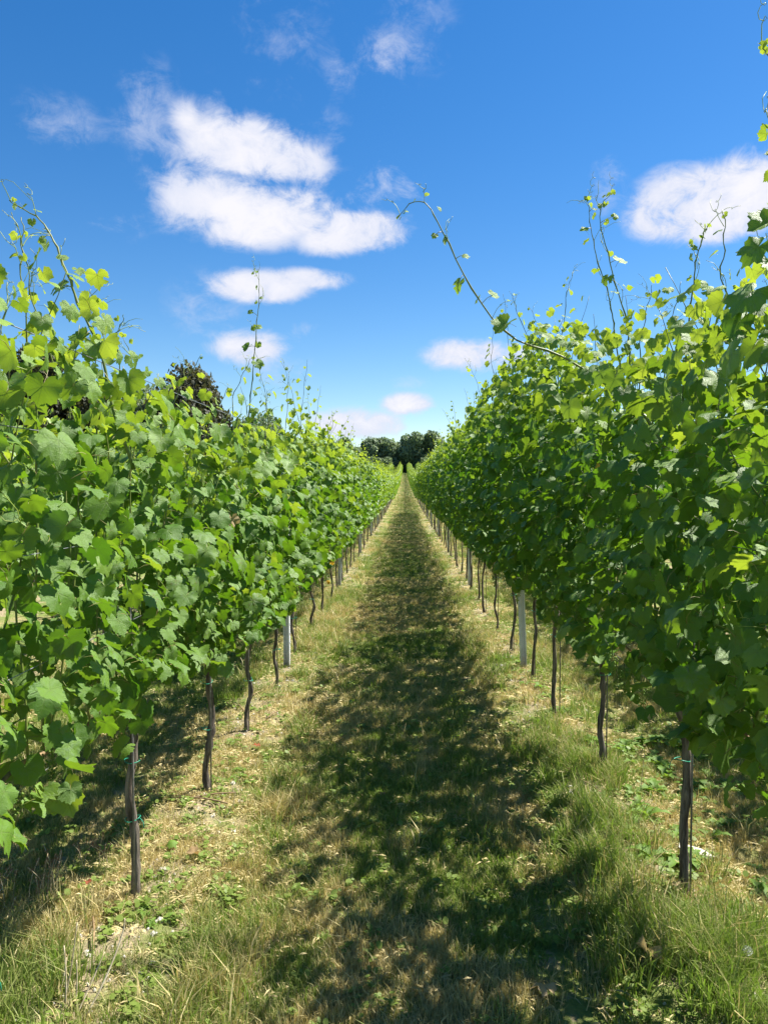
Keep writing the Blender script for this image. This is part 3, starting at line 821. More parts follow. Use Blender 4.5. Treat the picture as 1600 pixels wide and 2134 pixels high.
HERO[(-1, 1)] = [
    ([(-.90, 2.45, 1.75), (-.947, 2.4, 1.93), (-.986, 2.4, 2.12), (-1.064, 2.4, 2.30), (-1.095, 2.4, 2.385), (-1.126, 2.4, 2.46), (-1.165, 2.4, 2.54), (-1.227, 2.4, 2.588), (-1.285, 2.4, 2.62)], .0062,
     [(-1.11, 2.38, 2.34, .045, .3, (-.2, -.6, .6), (-.8, 0, -.2)), (-1.10, 2.38, 2.43, .024, .7, (.2, -.6, .5), (.2, 0, .8)), (-1.165, 2.38, 2.49, .020, .8, (0, -.8, .3), (-.7, 0, -.3)), (-.98, 2.37, 2.22, .045, .5, (.3, -.5, .7), (.7, 0, .3)), (-1.03, 2.37, 2.17, .05, .3, (-.3, -.6, .5), (-.4, 0, -.8))]),
]
HERO[(-1, 3)] = [
    ([(-1.10, 5.2, 2.15), (-1.073, 5.2, 2.41), (-1.039, 5.2, 2.78), (-1.016, 5.2, 3.08), (-1.05, 5.2, 3.2)], .0048,
     [(-1.09, 5.17, 2.66, .045, .3, (-.3, -.6, .5), (-.4, 0, -.8)), (-1.02, 5.17, 2.80, .03, .8, (0, -.7, .5), (.8, 0, .0)), (-1.07, 5.17, 2.90, .028, .4, (0, -.7, .5), (-.8, 0, -.5)), (-1.00, 5.17, 3.0, .018, .9, (0, -.7, .5), (.8, 0, .2)), (-1.03, 5.17, 2.55, .05, .5, (.2, -.7, .5), (.3, 0, -.7))]),
]
PERV = {(1, 0): dict(top=2.26, tall_p=.3, lean=-.05, wid=.26, extra=700, low=.80), (1, 1): dict(top=2.42, extra=650, lean=-.04, wid=.25, low=.80), (1, 2): dict(top=2.58, low=.78), (1, 3): dict(top=2.74), (1, 4): dict(top=2.80), (1, 5): dict(top=2.74), (-1, 0): dict(top=2.26, lsc=.86, extra=620, low=.80, wid=.27, tall_l=.4),
        (-1, 1): dict(top=2.14, lsc=.88, tall_p=.6, extra=560, low=.88, tall_l=.4), (-1, 2): dict(top=2.02, tall_p=.5, tall_l=.5), (-1, 3): dict(top=2.06), (-1, 4): dict(top=2.12)}
Y_FULL, Y_MID, Y_IND = 9.8, 21.0, 100.0
for side, VV in ((-1, LV), (1, RV)):
    row = 'left' if side < 0 else 'right'
    for i, (x, y) in enumerate(VV):
        if y > Y_MID: continue
        kw = dict(S_L if side < 0 else S_R); kw.update(PERV.get((side, i), {}))
        full = y < Y_FULL
        if not full: kw['extra'] = int(kw['extra'] * .9)
        vine_full(side, x, y, 1000 + i * 7 + (500 if side > 0 else 0), vine_label(side, i, y), 'grapevines along the %s row' % row,
                  300 if full else 130, i < 4, HERO.get((side, i), ()), **kw)

# ---- shared vine bodies for the distance and for the rows behind
def body(rs, side, tpls, mleaf, count_scale, size_scale, with_trunk=True, **kw):
    kw = dict(kw); kw['extra'] = int(kw['extra'] * count_scale)
    shoots, P, N, T, S, Yt = grow(rs, side, zc=.84, **kw)
    Yt = np.clip(Yt + .18, 0, 1)
    keep = rs.rand(len(P)) < count_scale if count_scale < 1 else np.ones(len(P), bool)
    P, N, T, S, Yt = P[keep], N[keep], T[keep], S[keep] * size_scale, Yt[keep]
    leaves = leaf_mesh('far_vine_leaves', tpls, P, frames(N, T), S, Yt, rs.rand(len(P)), [mleaf, M_petiole])
    mb, tip = trunk_mesh(rs, .78, 1, 0, rs.uniform(.011, .0145)); mb.M = [0] * len(mb.F)
    cm = cane_mesh(rs, tip, .84, 1)
    sm = MB()
    for path, tall in shoots: shoots_mb(sm, path[::3] if len(path) > 8 else path, .0045, 3)
    return mb.mesh('far_trunk', [M_bark]), cm.mesh('far_cane', [M_cane]), sm.mesh('far_shoots', [M_shoot]), leaves
rf = np.random.RandomState(21)
BODY = {}
for side in (-1, 1):
    kw = S_L if side < 0 else S_R
    BODY[(side, 'a')] = [body(rf, side, T_mid, M_leaff, .9, 1.05, **kw) for _ in range(4)]
    kw = dict(kw); kw['tall_p'] = .30; kw['wid'] = .40; kw['top'] = 2.42 if side > 0 else 2.20; kw['low'] = .74; kw['lean'] = 0
    BODY[(side, 'b')] = [body(rf, side, T_far, M_leaff, .62, 1.30, **kw) for _ in range(4)]

n_ind = 0
for side, VV in ((-1, LV), (1, RV)):
    row = 'left' if side < 0 else 'right'
    for i, (x, y) in enumerate(VV):
        if y <= Y_MID or y > Y_IND: continue
        B_ = BODY[(side, 'a' if y < 42 else 'b')][rf.randint(4)]
        root = obj('grapevine', None, None, (x, y, gz1(x, y)), vine_label(side, i, y), 'grapevine', 'grapevines along the %s row' % row)
        root.scale = (1, 1, rf.uniform(.97, 1.04)); n_ind += 1
        for nm, me in zip(('trunk', 'cane', 'shoots', 'leaf_mass'), B_):
            if nm == 'cane' and y > 42: continue
            o = obj(nm, me, root)
            if nm in ('shoots', 'leaf_mass'): o['kind'] = 'stuff'
# second rows on either side, glimpsed through the leaves
for side, xr in ((-1, -3.21), (1, 3.21)):
    row = 'left' if side < 0 else 'right'
    for k in range(18):
        y = 1.3 + k * 1.07
        B_ = BODY[(side, 'a')][rf.randint(4)]
        root = obj('grapevine', None, None, (xr, y, gz1(xr, y)), 'grapevine of the next row behind the %s row, %s' % (row, 'behind its leaves at the picture edge' if k < 2 else 'glimpsed past the %s trunk' % ['nearest', 'second', 'third', 'fourth', 'fifth', 'sixth'][k - 2] if k < 8 else 'glimpsed between its slender distant trunks'), 'grapevine', 'grapevines of the second row to the %s' % row)
        for nm, me in zip(('trunk', 'cane', 'shoots', 'leaf_mass'), B_):
            o = obj(nm, me, root)
            if nm in ('shoots', 'leaf_mass'): o['kind'] = 'stuff'
# everything farther: one mass
def joined(meshes):
    V, F, M, U, A1, A2 = [], [], [], [], [], []; b = 0; mats = [M_bark, M_shoot, M_leaff]
    for me, mi in meshes:
        n = len(me.vertices); v = np.empty(n * 3, np.float32); me.vertices.foreach_get('co', v); V.append(v.reshape(-1, 3))
        for p in me.polygons: F.append(tuple(b + i for i in p.vertices)); M.append(mi)
        u = np.zeros((n, 2)); y = np.zeros(n); r = np.zeros(n)
        if me.uv_layers:
            li = np.empty(len(me.loops), np.int32); me.loops.foreach_get('vertex_index', li); uu = np.empty(len(me.loops) * 2, np.float32); me.uv_layers[0].data.foreach_get('uv', uu); u[li] = uu.reshape(-1, 2)
            a = np.empty(n, np.float32); me.attributes['youth'].data.foreach_get('value', a); y = a
            a = np.empty(n, np.float32); me.attributes['rnd'].data.foreach_get('value', a); r = a
        U.append(u); A1.append(y); A2.append(r); b += n
    return new_mesh('far_vine', np.concatenate(V), F, mats, M, np.concatenate(U), {'youth': np.concatenate(A1), 'rnd': np.concatenate(A2)})
fv = [joined([(b_[0], 0), (b_[2], 1), (b_[3], 2)]) for b_ in BODY[(-1, 'b')][:3] + BODY[(1, 'b')][:3]]
cfar = coll_of('far_vine_kinds', fv)
pp = []
for xr in ROWS:
    y = 101.2 if abs(xr) < 2 else (20.7 if abs(xr) < 4 else 2.0)
    while y < 182: pp.append((xr + rf.uniform(-.03, .03), y, 0 if xr < 0 else 1)); y += 1.07
pp = np.array(pp); zz = gz(pp[:, 0], pp[:, 1])
instancer('distant_vines', np.stack([pp[:, 0], pp[:, 1], zz], 1), np.zeros((len(pp), 3)), np.ones((len(pp), 3)),
          (pp[:, 2] * 3 + rf.randint(0, 3, len(pp))).astype(int), cfar, 'far ends of the vine rows running uphill to the trees')

# ------------------------------------------------------------------ posts and wires
def post_mesh():
    """galvanised rolled post: omega section with punched lugs along both edges"""
    prof = [(-.024, -.010), (-.024, .014), (-.014, .018), (-.010, .004), (.010, .004), (.014, .018), (.024, .014), (.024, -.010), (.021, -.010), (.0205, .0115),
            (.0155, .0135), (.0125, .001), (-.0125, .001), (-.0155, .0135), (-.0205, .0115), (-.021, -.010)]
    H = 1.90; V, F = [], []
    for z in (-.15, H): V += [(a * 1.18, -b * 1.25, z) for a, b in prof]
    n = len(prof)
    for i in range(n): j = (i + 1) % n; F.append((i, j, n + j, n + i))
    F.append(tuple(range(n, 2 * n)))
    M = [0] * len(F)
    def box(cx, cy, cz, sx, sy, sz):
        b = len(V)
        for dz in (-1, 1):
            for dx, dy in ((-1, -1), (1, -1), (1, 1), (-1, 1)): V.append((cx + dx * sx, cy + dy * sy, cz + dz * sz))
        for f in ((0, 3, 2, 1), (4, 5, 6, 7), (0, 1, 5, 4), (1, 2, 6, 5), (2, 3, 7, 6), (3, 0, 4, 7)): F.append(tuple(b + q for q in f)); M.append(0)
    return V, F, box
V_, F_, box_ = post_mesh()
body_me = new_mesh('post_body', np.array(V_), F_, [M_post], smooth=False)
V2, F2, M2 = [], [], []
def addbox(cx, cy, cz, sx, sy, sz):
    b = len(V2)
    for dz in (-1, 1):
        for dx, dy in ((-1, -1), (1, -1), (1, 1), (-1, 1)): V2.append((cx + dx * sx, cy + dy * sy, cz + dz * sz))
    for f in ((0, 3, 2, 1), (4, 5, 6, 7), (0, 1, 5, 4), (1, 2, 6, 5), (2, 3, 7, 6), (3, 0, 4, 7)): F2.append(tuple(b + q_ for q_ in f))
for k in range(20):
    for sx in (-1, 1): addbox(sx * .0306, .002, .22 + k * .085, .0022, .004, .010)
lug_me = new_mesh('post_lugs', np.array(V2), F2, [M_post], smooth=False)
for row, px, PS in (('left', -1.075, POSTS_L), ('right', 1.075, POSTS_R)):
    for k, y in enumerate(PS):
        if y > 130: continue
        side = 'sunlit' if row == 'left' else 'shaded'
        lab = ('%s metal trellis post of the %s row, %s' % ('nearest grey' if k == 0 else ORD[k] + ' grey', row, 'with its whole lower half in view' if k == 0 else 'counting')) if k < 6 else \
              'small distant grey trellis post among the trunks of the %s row' % row
        if 0 < k < 6: lab = '%s grey galvanised trellis post of the %s row, counting away from the viewer' % (ORD[k], row)
        p = obj('trellis_post', None, None, (px, y, gz1(px, y)), lab, 'metal post', 'metal trellis posts along the %s row' % row)
        p.rotation_euler = (rf.uniform(-.02, .02), rf.uniform(-.03, .03) + (.02 if row == 'left' else -.02), rf.uniform(-.15, .15))
        pb = obj('post_body', body_me, p)
        if y < 40: obj('wire_hook', lug_me, pb)['kind'] = 'stuff'
wn = ['lowest', 'second lowest', 'middle', 'second highest', 'topmost']
for row, px in (('left', -1.075), ('right', 1.075)):
    for k, z in enumerate((.84, 1.18, 1.50, 1.85, 2.12)):
        mb = MB(); P = []
        for y in np.concatenate([np.arange(.7, 20, 1.5), np.arange(20, 170, 6)]):
            P.append((px + (-.03 if row == 'right' else .03) * (1 if k else 0), y, float(base_z(y)) + z + .006 * math.sin(y * 1.1)))
        mb.tube(P, .0016, 4, 0)
        obj('trellis_wire', mb.mesh('wire', [M_wire]), label='%s thin steel wire running through the leaves of the %s row' % (wn[k], row), cat='wire', group='trellis wires of the %s row' % row)

# ------------------------------------------------------------------ grass
def tuft(rs, nb, spread, h0, h1, w, dry0, dry1, lean=.5):
    V, F, D, Tp = [], [], [], []
    for i in range(nb):
        r = spread * math.sqrt(rs.rand()); a = rs.uniform(0, 2 * PI); bx, by = r * math.cos(a), r * math.sin(a)
        az = rs.uniform(0, 2 * PI) if rs.rand() < .5 else a + rs.normal(0, .6)
        h = rs.uniform(h0, h1); ln = rs.uniform(.08, lean) * h; ww = w * rs.choice([rs.uniform(.5, 1.1), rs.uniform(1.1, 2.1)], p=[.7, .3])
        dx, dy = math.cos(az), math.sin(az); fa = rs.uniform(0, PI); px_, py_ = math.cos(fa) * ww / 2, math.sin(fa) * ww / 2
        b = len(V)
        V += [(bx - px_, by - py_, -.01), (bx + px_, by + py_, -.01),
              (bx + dx * ln * .35 - px_ * .8, by + dy * ln * .35 - py_ * .8, h * .55), (bx + dx * ln * .35 + px_ * .8, by + dy * ln * .35 + py_ * .8, h * .55),
              (bx + dx * ln * 1.25, by + dy * ln * 1.25, h * rs.uniform(.82, 1))]
        F += [(b, b + 1, b + 3), (b, b + 3, b + 2), (b + 2, b + 3, b + 4)]
        d = rs.uniform(dry0, dry1) if rs.rand() > .12 else rs.uniform(.6, 1); D += [d] * 5; Tp += [0, 0, .4, .4, 1]
    return new_mesh('grass_tuft', np.array(V), np.array(F), [M_grass], None, None, {'dry': D, 'tip': Tp})
rg = np.random.RandomState(9)
def litter(rs):
    mb_V, mb_F = [], []
    for i in range(14):
        a = rs.uniform(0, 2 * PI); L = rs.uniform(.008, .024); w = rs.uniform(.0006, .0012); cx, cy = rs.uniform(-.07, .07, 2); z = rs.uniform(.004, .022); tl = rs.uniform(-.25, .25)
        dx, dy = math.cos(a) * L, math.sin(a) * L; b = len(mb_V)
        mb_V += [(cx - dx - dy / L * w, cy - dy + dx / L * w, z - tl * L), (cx - dx + dy / L * w, cy - dy - dx / L * w, z - tl * L), (cx + dx, cy + dy, z + tl * L), (cx, cy, z + .006)]
        mb_F += [(b, b + 1, b + 3), (b, b + 3, b + 2), (b + 1, b + 2, b + 3)]
    n = len(mb_V)
    return new_mesh('straw_litter', np.array(mb_V), np.array(mb_F), [M_grass], None, None, {'dry': np.ones(n) * rs.uniform(.8, 1.1), 'tip': np.zeros(n)})
def broad(rs):
    V, F = [], []
    for i in range(9):
        a = rs.uniform(0, 2 * PI); r = rs.uniform(.004, .035); cx, cy, cz = r * math.cos(a), r * math.sin(a), rs.uniform(.012, .035); s = rs.uniform(.007, .014); b = len(V)
        tx, ty = rs.uniform(-.4, .4, 2)
        for q in range(6):
            t_ = q * PI / 3; u, v = s * math.cos(t_), s * .8 * math.sin(t_); V.append((cx + u, cy + v, cz + tx * u + ty * v))
        F += [(b, b + 1, b + 2), (b, b + 2, b + 3), (b, b + 3, b + 4), (b, b + 4, b + 5)]
    n = len(V)
    return new_mesh('small_leaf_clump', np.array(V), np.array(F), [M_grass], None, None, {'dry': np.ones(n) * -.3, 'tip': np.zeros(n)})
KG = []
KG += [tuft(rg, 40, .060, .018, .046, .0027, -.1, .55, .9) for _ in range(4)]         # 0-3 mown
KG += [tuft(rg, 40, .060, .018, .044, .0027, .35, 1.0, .9) for _ in range(3)]        # 4-6 mown dry
KG += [tuft(rg, 30, .055, .05, .13, .0034, -.25, .35, 1.0) for _ in range(3)]    # 7-9 long green
KG += [tuft(rg, 28, .055, .04, .11, .0032, .2, .9, 1.0) for _ in range(3)]        # 10-12 long mixed
KG += [litter(rg) for _ in range(3)]                                             # 13-15
KG += [broad(rg) for _ in range(3)]                                              # 16-18
cg = coll_of('grass_kinds', KG)
GP, GR, GS, GI = [], [], [], []
def scatter(n, x0, x1, y0, y1, sxy, sz):
    x = rg.uniform(x0, x1, n); y = rg.uniform(y0, y1, n)
    d = row_dist(x); pn = fbm(x * 2.3, y * 1.9, 41); p2 = fbm(x * 6, y * 5, 57); p3 = fbm(x * 1.1, y * .8, 63)
    trk = np.exp(-((d - .50) / .09) ** 2)
    keep = np.where(d < .30, rg.rand(n) < np.clip(.86 + (p2 - .42) * 4.0, .10, 1), True)
    keep &= ~((trk > .35) & (p2 < .40) & (rg.rand(n) < .85))
    x, y, d, pn, p2, p3 = [a[keep] for a in (x, y, d, pn, p2, p3)]; n = len(x)
    idx = rg.randint(0, 4, n); u = rg.rand(n)
    idx = np.where(p3 + (p2 - .45) * .5 + .10 * np.exp(-((d - .45) / .15) ** 2) > .45, rg.randint(4, 7, n), idx)
    # taller growth alongside the vines
    right = (x > .62) & (x < 1.6) & (y < 5.3); left = (x < -.40) & (x > -1.9) & (y < 5.6); lfar = (x < -.75) & (x > -1.12) & (y > 7.2) & (y < 11.5)
    band = (d > .14) & (d < .50)
    ptall = np.where(band, np.clip((pn - .36) * 2.2, 0, .7), .02)
    blob = lambda cx, cy, rx, ry: np.exp(-(((x - cx) / rx) ** 2 + ((y - cy) / ry) ** 2))
    pr = blob(1.0, 4.3, .22, .75) + blob(1.02, 2.55, .36, .42) + .5 * blob(.85, 3.3, .15, .3)
    pl = blob(-.66, 2.5, .17, .42) + blob(-.66, 3.8, .13, .45) + 1.2 * blob(-1.40, 2.35, .34, .34) + .7 * blob(-.72, 5.2, .12, .5)
    ptall = np.where(right | left | (y < 3.4), np.clip((pr + pl) * .95 + (p2 - .5) * 1.3 - .16, 0, .88), ptall); ptall = np.where(lfar, .45, ptall)
    tallm = rg.rand(n) < ptall
    idx = np.where(tallm, np.where((p2 > .45) & ~right, rg.randint(10, 13, n), rg.randint(7, 10, n)), idx)
    lit = (~tallm) & (u < np.where(d < .55, .13, .05)); idx = np.where(lit, rg.randint(13, 16, n), idx)
    br = (~tallm) & (~lit) & (u > np.where(d < .4, .84, .95)); idx = np.where(br, rg.randint(16, 19, n), idx)
    s = sxy * rg.uniform(.75, 1.3, n); hz = sz * rg.uniform(.7, 1.35, n) * np.where(tallm & (y < 3.2), 1.12, 1.0)
    hz = np.where((~tallm) & (d < .3), hz * .8, hz)
    GP.append(np.stack([x, y, gz(x, y)], 1)); GR.append(np.stack([rg.normal(0, .10, n), rg.normal(0, .10, n), rg.uniform(0, 6.28, n)], 1))
    GS.append(np.stack([s, s, hz], 1)); GI.append(idx)
scatter(24000, -2.7, 2.7, .9, 5.0, .95, 1.0)
scatter(22000, -3.3, 3.3, 5.0, 12, 1.15, 1.0)
scatter(15000, -4.3, 4.3, 12, 26, 1.6, 1.15)
scatter(12000, -5.5, 6.5, 26, 70, 2.8, 1.2)
scatter(6000, -6, 8, 70, 172, 5.0, 1.4)
instancer('grass', np.concatenate(GP), np.concatenate(GR), np.concatenate(GS), np.concatenate(GI), cg, 'mown grass with dry straw patches covering the track between the vine rows')

# ------------------------------------------------------------------ stones
def stone_mesh(rs, flat=.6):
    import bmesh
    bm = bmesh.new(); bmesh.ops.create_icosphere(bm, subdivisions=1, radius=1)
    for v in bm.verts: v.co = Vector((v.co.x * rs.uniform(.7, 1.2), v.co.y * rs.uniform(.6, 1.0), v.co.z * flat * rs.uniform(.6, 1.2)))
    me = bpy.data.meshes.new('stone'); bm.to_mesh(me); bm.free(); me.materials.append(M_chalk); return me
rst = np.random.RandomState(31)
ST = [stone_mesh(rst) for _ in range(7)]
def put_stone(x, y, s, label, group):
    o = obj('chalk_stone', ST[rst.randint(7)], None, (x, y, gz1(x, y) + s * .15), label, 'stone', group)
    o.rotation_euler = (rst.uniform(-.3, .3), rst.uniform(-.3, .3), rst.uniform(0, 6.3)); o.scale = (s,) * 3
for side in (-1, 1):
    lab = 'small white chalk stone on the soil under the %s vine row' % ('left' if side < 0 else 'right')
    for k in range(55):
        x = side * (1.02 + rst.normal(0, .13)); y = rst.uniform(2.3, 7.6)
        if k % 3 == 0: y = (2.55, 2.85, 3.85, 6.6)[rst.randint(4)] + rst.normal(0, .12); x = side * (.97 + rst.normal(0, .07))
        put_stone(x, y, rst.uniform(.008, .024), lab, 'chalk stones under the %s row' % ('left' if side < 0 else 'right'))
o = obj('chalk_stone', ST[2], None, (1.31, 3.33, gz1(1.31, 3.33) + .02), 'largest pale flat stone in the grass just right of the nearest right-hand trunk', 'stone'); o.scale = (.085, .05, .035); o.rotation_euler = (0, .1, -.5)
cs = coll_of('stone_kinds', ST)
n = 2600; x = np.where(rst.rand(n) < .5, -1, 1) * (1.05 + rst.normal(0, .17, n)); y = 1.5 + 28 * rst.rand(n) ** 1.6
instancer('gravel', np.stack([x, y, gz(x, y) + .002], 1), rst.uniform(0, 6.28, (n, 3)), np.repeat(rst.uniform(.003, .010, (n, 1)) * (1 + y[:, None] / 14), 3, 1), rst.randint(0, 7, n), cs, 'chalk crumbs and grit on the bare soil strips')

# ------------------------------------------------------------------ weeds
def weed_leaf(rs, lobed):
    n = 7; V, F = [], []
    for i in range(n):
        t_ = i / (n - 1); w = math.sin(PI * min(t_ * .9 + .08, 1)) * .20 * (1 + (.45 if (i % 2) else -.40) * lobed)
        y = t_; z = .50 * t_ - .75 * t_ * t_
        if i == n - 1: V.append((0, y, z))
        else: V += [(-w, y, z + w * .5), (0, y, z), (w, y, z + w * .5)]
    for i in range(n - 2):
        b = i * 3
        F += [(b, b + 1, b + 4), (b, b + 4, b + 3), (b + 1, b + 2, b + 5), (b + 1, b + 5, b + 4)]
    b = (n - 2) * 3; F += [(b, b + 1, b + 3), (b + 1, b + 2, b + 3)]
    return new_mesh('weed_leaf', np.array(V), np.array(F), [M_weed])
rw = np.random.RandomState(17)
WL = [weed_leaf(rw, 1), weed_leaf(rw, .9), weed_leaf(rw, 0), weed_leaf(rw, .1)]
def weed(x, y, s, lobed, nl, label, group):
    r = obj('weed_plant', None, None, (x, y, gz1(x, y)), label, 'weed', group)
    for k in range(nl):
        a = k * 2.4 + rw.uniform(-.3, .3); o = obj('leaf', WL[(0 if lobed else 2) + rw.randint(2)], r)
        o.rotation_euler = (rw.uniform(-.1, .65), 0, a); sz = s * rw.uniform(.6, 1.15); o.scale = (sz, sz, sz); o.location = (0, 0, .006)
for k in range(60):
    x = rw.uniform(1.08, 1.9); y = rw.uniform(3.0, 4.9)
    weed(x, y, rw.uniform(.06, .12), True, 9, 'lobed leafy weed in the sunlit patch under the right vine row', 'leafy weeds under the right row')
for k in range(14):
    weed(rw.uniform(.85, 1.3), rw.uniform(5.2, 7.2), rw.uniform(.05, .09), True, 8, 'low leafy weed beside the right-hand trunks near the metal post', 'low weeds near the right post')
for k in range(16):
    weed(-1.05 + rw.normal(0, .14), rw.uniform(2.4, 6), rw.uniform(.03, .06), k % 2 == 0, 8, 'small green weed among straw and stones under the left vine row', 'weeds under the left row')
for k in range(26):
    weed(rw.uniform(-.75, .75), rw.uniform(2.2, 6.5), rw.uniform(.022, .045), False, 7, 'tiny round-leaved weed in the shaded mown grass of the track', 'tiny weeds in the track')

# ------------------------------------------------------------------ fallen leaves and dry stalks
TD = [leaf_tpl(rw, 14, .06, True, 2.6) for _ in range(5)]
def fallen(x, y, s, mat, k, rot, label, up=.02, name='fallen_leaf'):
    V, F, UV, M = TD[k]
    me = new_mesh('fallen_leaf', V, F, [mat, M_petiole], M, UV)
    o = obj(name, me, None, (x, y, gz1(x, y) + up), label, 'leaf'); o.rotation_euler = rot; o.scale = (s,) * 3
fallen(.465, 2.39, .048, M_tan, 0, (.2, .15, .4), 'tan dry vine leaf lying in the dark shade at the bottom of the picture', .045)
fallen(.834, 2.50, .055, M_tan, 1, (1.1, .3, 2.0), 'crinkled beige dry leaf standing in the grass at the lower right', .07)
fallen(-.92, 4.56, .030, M_red, 2, (.3, .3, 1), 'small red fallen leaf in the sunlit grass by the left row', .05)
fallen(-.94, 3.22, .032, M_dead, 3, (.5, -.3, 2), 'dark brown curled leaf on the soil right of the nearest left trunk', .03)
fallen(-1.06, 3.28, .035, M_weed, 4, (.15, .1, 4), 'fresh green leaf fallen on the stony soil by the nearest left trunk', .05)
fallen(1.09, 2.93, .028, M_tan, 2, (1.0, .1, .5), 'yellowish dead leaf leaning on the foot of the nearest right trunk', .06)
fallen(-1.30, 2.95, .018, M_red, 3, (.3, .1, .5), 'tiny rust red leaf left of the nearest left trunk', .05)
fallen(-.12, 3.9, .025, M_dead, 0, (.2, .3, .5), 'brown leaf scrap in a sun fleck in the middle of the track', .04)
# withered and coloured leaves hanging in the canopy belong to their vines
def vine_child_leaf(wx, wy, wz, s, mat, k, nn, tt, label):
    best = min((o for o in COL.objects if o.name.startswith('grapevine')), key=lambda o: (o.location.x - wx) ** 2 + (o.location.y - wy) ** 2)
    V, F, UV, M = TD[k]; me = new_mesh('odd_leaf', V, F, [mat, M_petiole], M, UV)
    o = obj('leaf', me, best, (wx - best.location.x, wy - best.location.y, wz - best.location.z), label); o.rotation_mode = 'QUATERNION'
    o.rotation_quaternion = rot_to(frames(np.array([nn], float), np.array([tt], float))[0]); o.scale = (s,) * 3
vine_child_leaf(-.80, 3.40, 1.54, .040, M_tan, 1, (.6, -.7, .3), (0, 0, -1), 'withered tan leaf')
vine_child_leaf(.82, 3.15, 1.78, .022, M_orange, 2, (-.6, -.7, .3), (0, 0, -1), 'small orange leaf')
vine_child_leaf(-.86, 8.6, .78, .035, M_orange, 3, (.6, -.7, .3), (0, 0, -1), 'yellow leaf')
vine_child_leaf(-.84, 8.2, .62, .03, M_orange, 4, (.6, -.7, .3), (0, 0, -1), 'yellow leaf')

# pale broken stalks at the lower left
def stalk(P, r, label, group=None):
    P = [(p[0], p[1], p[2] + gz1(p[0], p[1])) for p in P]; b = np.array(P[0]); mb = MB()
    mb.tube([np.array(p) - b for p in smooth_path(P, 9)], [r * (1 - .05 * i) for i in range(9)], 6, 0)
    obj('dry_stalk', mb.mesh('stalk', [M_straw]), None, tuple(b), label, 'dry stalk', group)
for k, (bx, by, tx, ty, h) in enumerate([(-1.09, 2.28, -1.05, 2.30, .26), (-1.07, 2.25, -1.08, 2.27, .20), (-1.05, 2.27, -1.045, 2.28, .15), (-1.12, 2.30, -1.10, 2.33, .12)]):
    stalk([(bx, by, -.01), ((bx + tx) / 2 + .005, (by + ty) / 2, h * .5), (tx, ty, h)], .0032, 'upright pale dry stalk in the tuft at the bottom left corner', 'upright dry stalks at the lower left')
stalk([(-1.0, 2.22, 0), (-.955, 2.28, .09), (-.92, 2.34, .20), (-.915, 2.35, .25)], .0035, 'longest pale dry stalk leaning right, low on the left side')
stalk([(-1.03, 2.24, 0), (-1.0, 2.29, .08), (-.975, 2.33, .15)], .003, 'shorter pale dry stalk leaning beside the longest one at the lower left')
stalk([(-.86, 3.62, .01), (-.90, 3.5, .05), (-.93, 3.42, .16)], .002, 'thin dead twig poking from the straw behind the nearest left trunk')
stalk([(-.90, 3.60, .01), (-.85, 3.6, .10), (-.835, 3.6, .20)], .0018, 'thin upright pale straw between the two nearest left trunks')
stalk([(1.28, 4.0, 0), (1.29, 4.0, .12), (1.30, 4.0, .22)], .0022, 'upright pale straw between the two nearest right trunks')
# seeding grass clump, brown heads against the shade
rq = np.random.RandomState(4)
def seed_grass(x, y, n, h, label):
    r = obj('seeding_grass', None, None, (x, y, gz1(x, y)), label, 'grass clump', 'brown seeding grass clumps at the lower left')
    for k in range(n):
        a = rq.uniform(0, 6.28); l = rq.uniform(.02, .09); hh = h * rq.uniform(.7, 1.1); bx, by = rq.uniform(-.07, .07, 2)
        P = smooth_path([(bx, by, 0), (bx + l * .3 * math.cos(a), by + l * .3 * math.sin(a), hh * .6), (bx + l * math.cos(a), by + l * math.sin(a), hh)], 6)
        mb = MB(); mb.tube(P, .0012, 4, 0)
        st = obj('stem', mb.mesh('grass_stem', [M_straw]), r)
        V, F = [], []
        for q in range(26):
            t_ = rq.uniform(.45, 1.02); p = P[int(min(t_, .999) * 5)] * (1 - (t_ * 5 % 1)) + P[min(int(t_ * 5) + 1, 5)] * (t_ * 5 % 1)
            c = p + rq.uniform(-.014, .014, 3) * (1.3 - t_); s = rq.uniform(.003, .006); b = len(V)
            V += [c + np.array([-s * .35, 0, 0]), c + np.array([s * .35, 0, 0]), c + np.array([0, s * .3, s * 1.6]), c + np.array([0, -s * .3, -s * .6])]
            F += [(b, b + 1, b + 2), (b, b + 3, b + 1)]
        obj('seed_head', new_mesh('seed_head', np.array(V), np.array(F), [M_seed]), st)
seed_grass(-1.46, 2.86, 12, .22, 'brown seeding grass clump nearest the left trunk, against the dark shade')
seed_grass(-1.58, 2.80, 10, .18, 'brown seeding grass clump at the left edge, against the dark shade')
seed_grass(-1.36, 3.15, 8, .16, 'small brown seeding grass clump just left of the nearest left trunk')
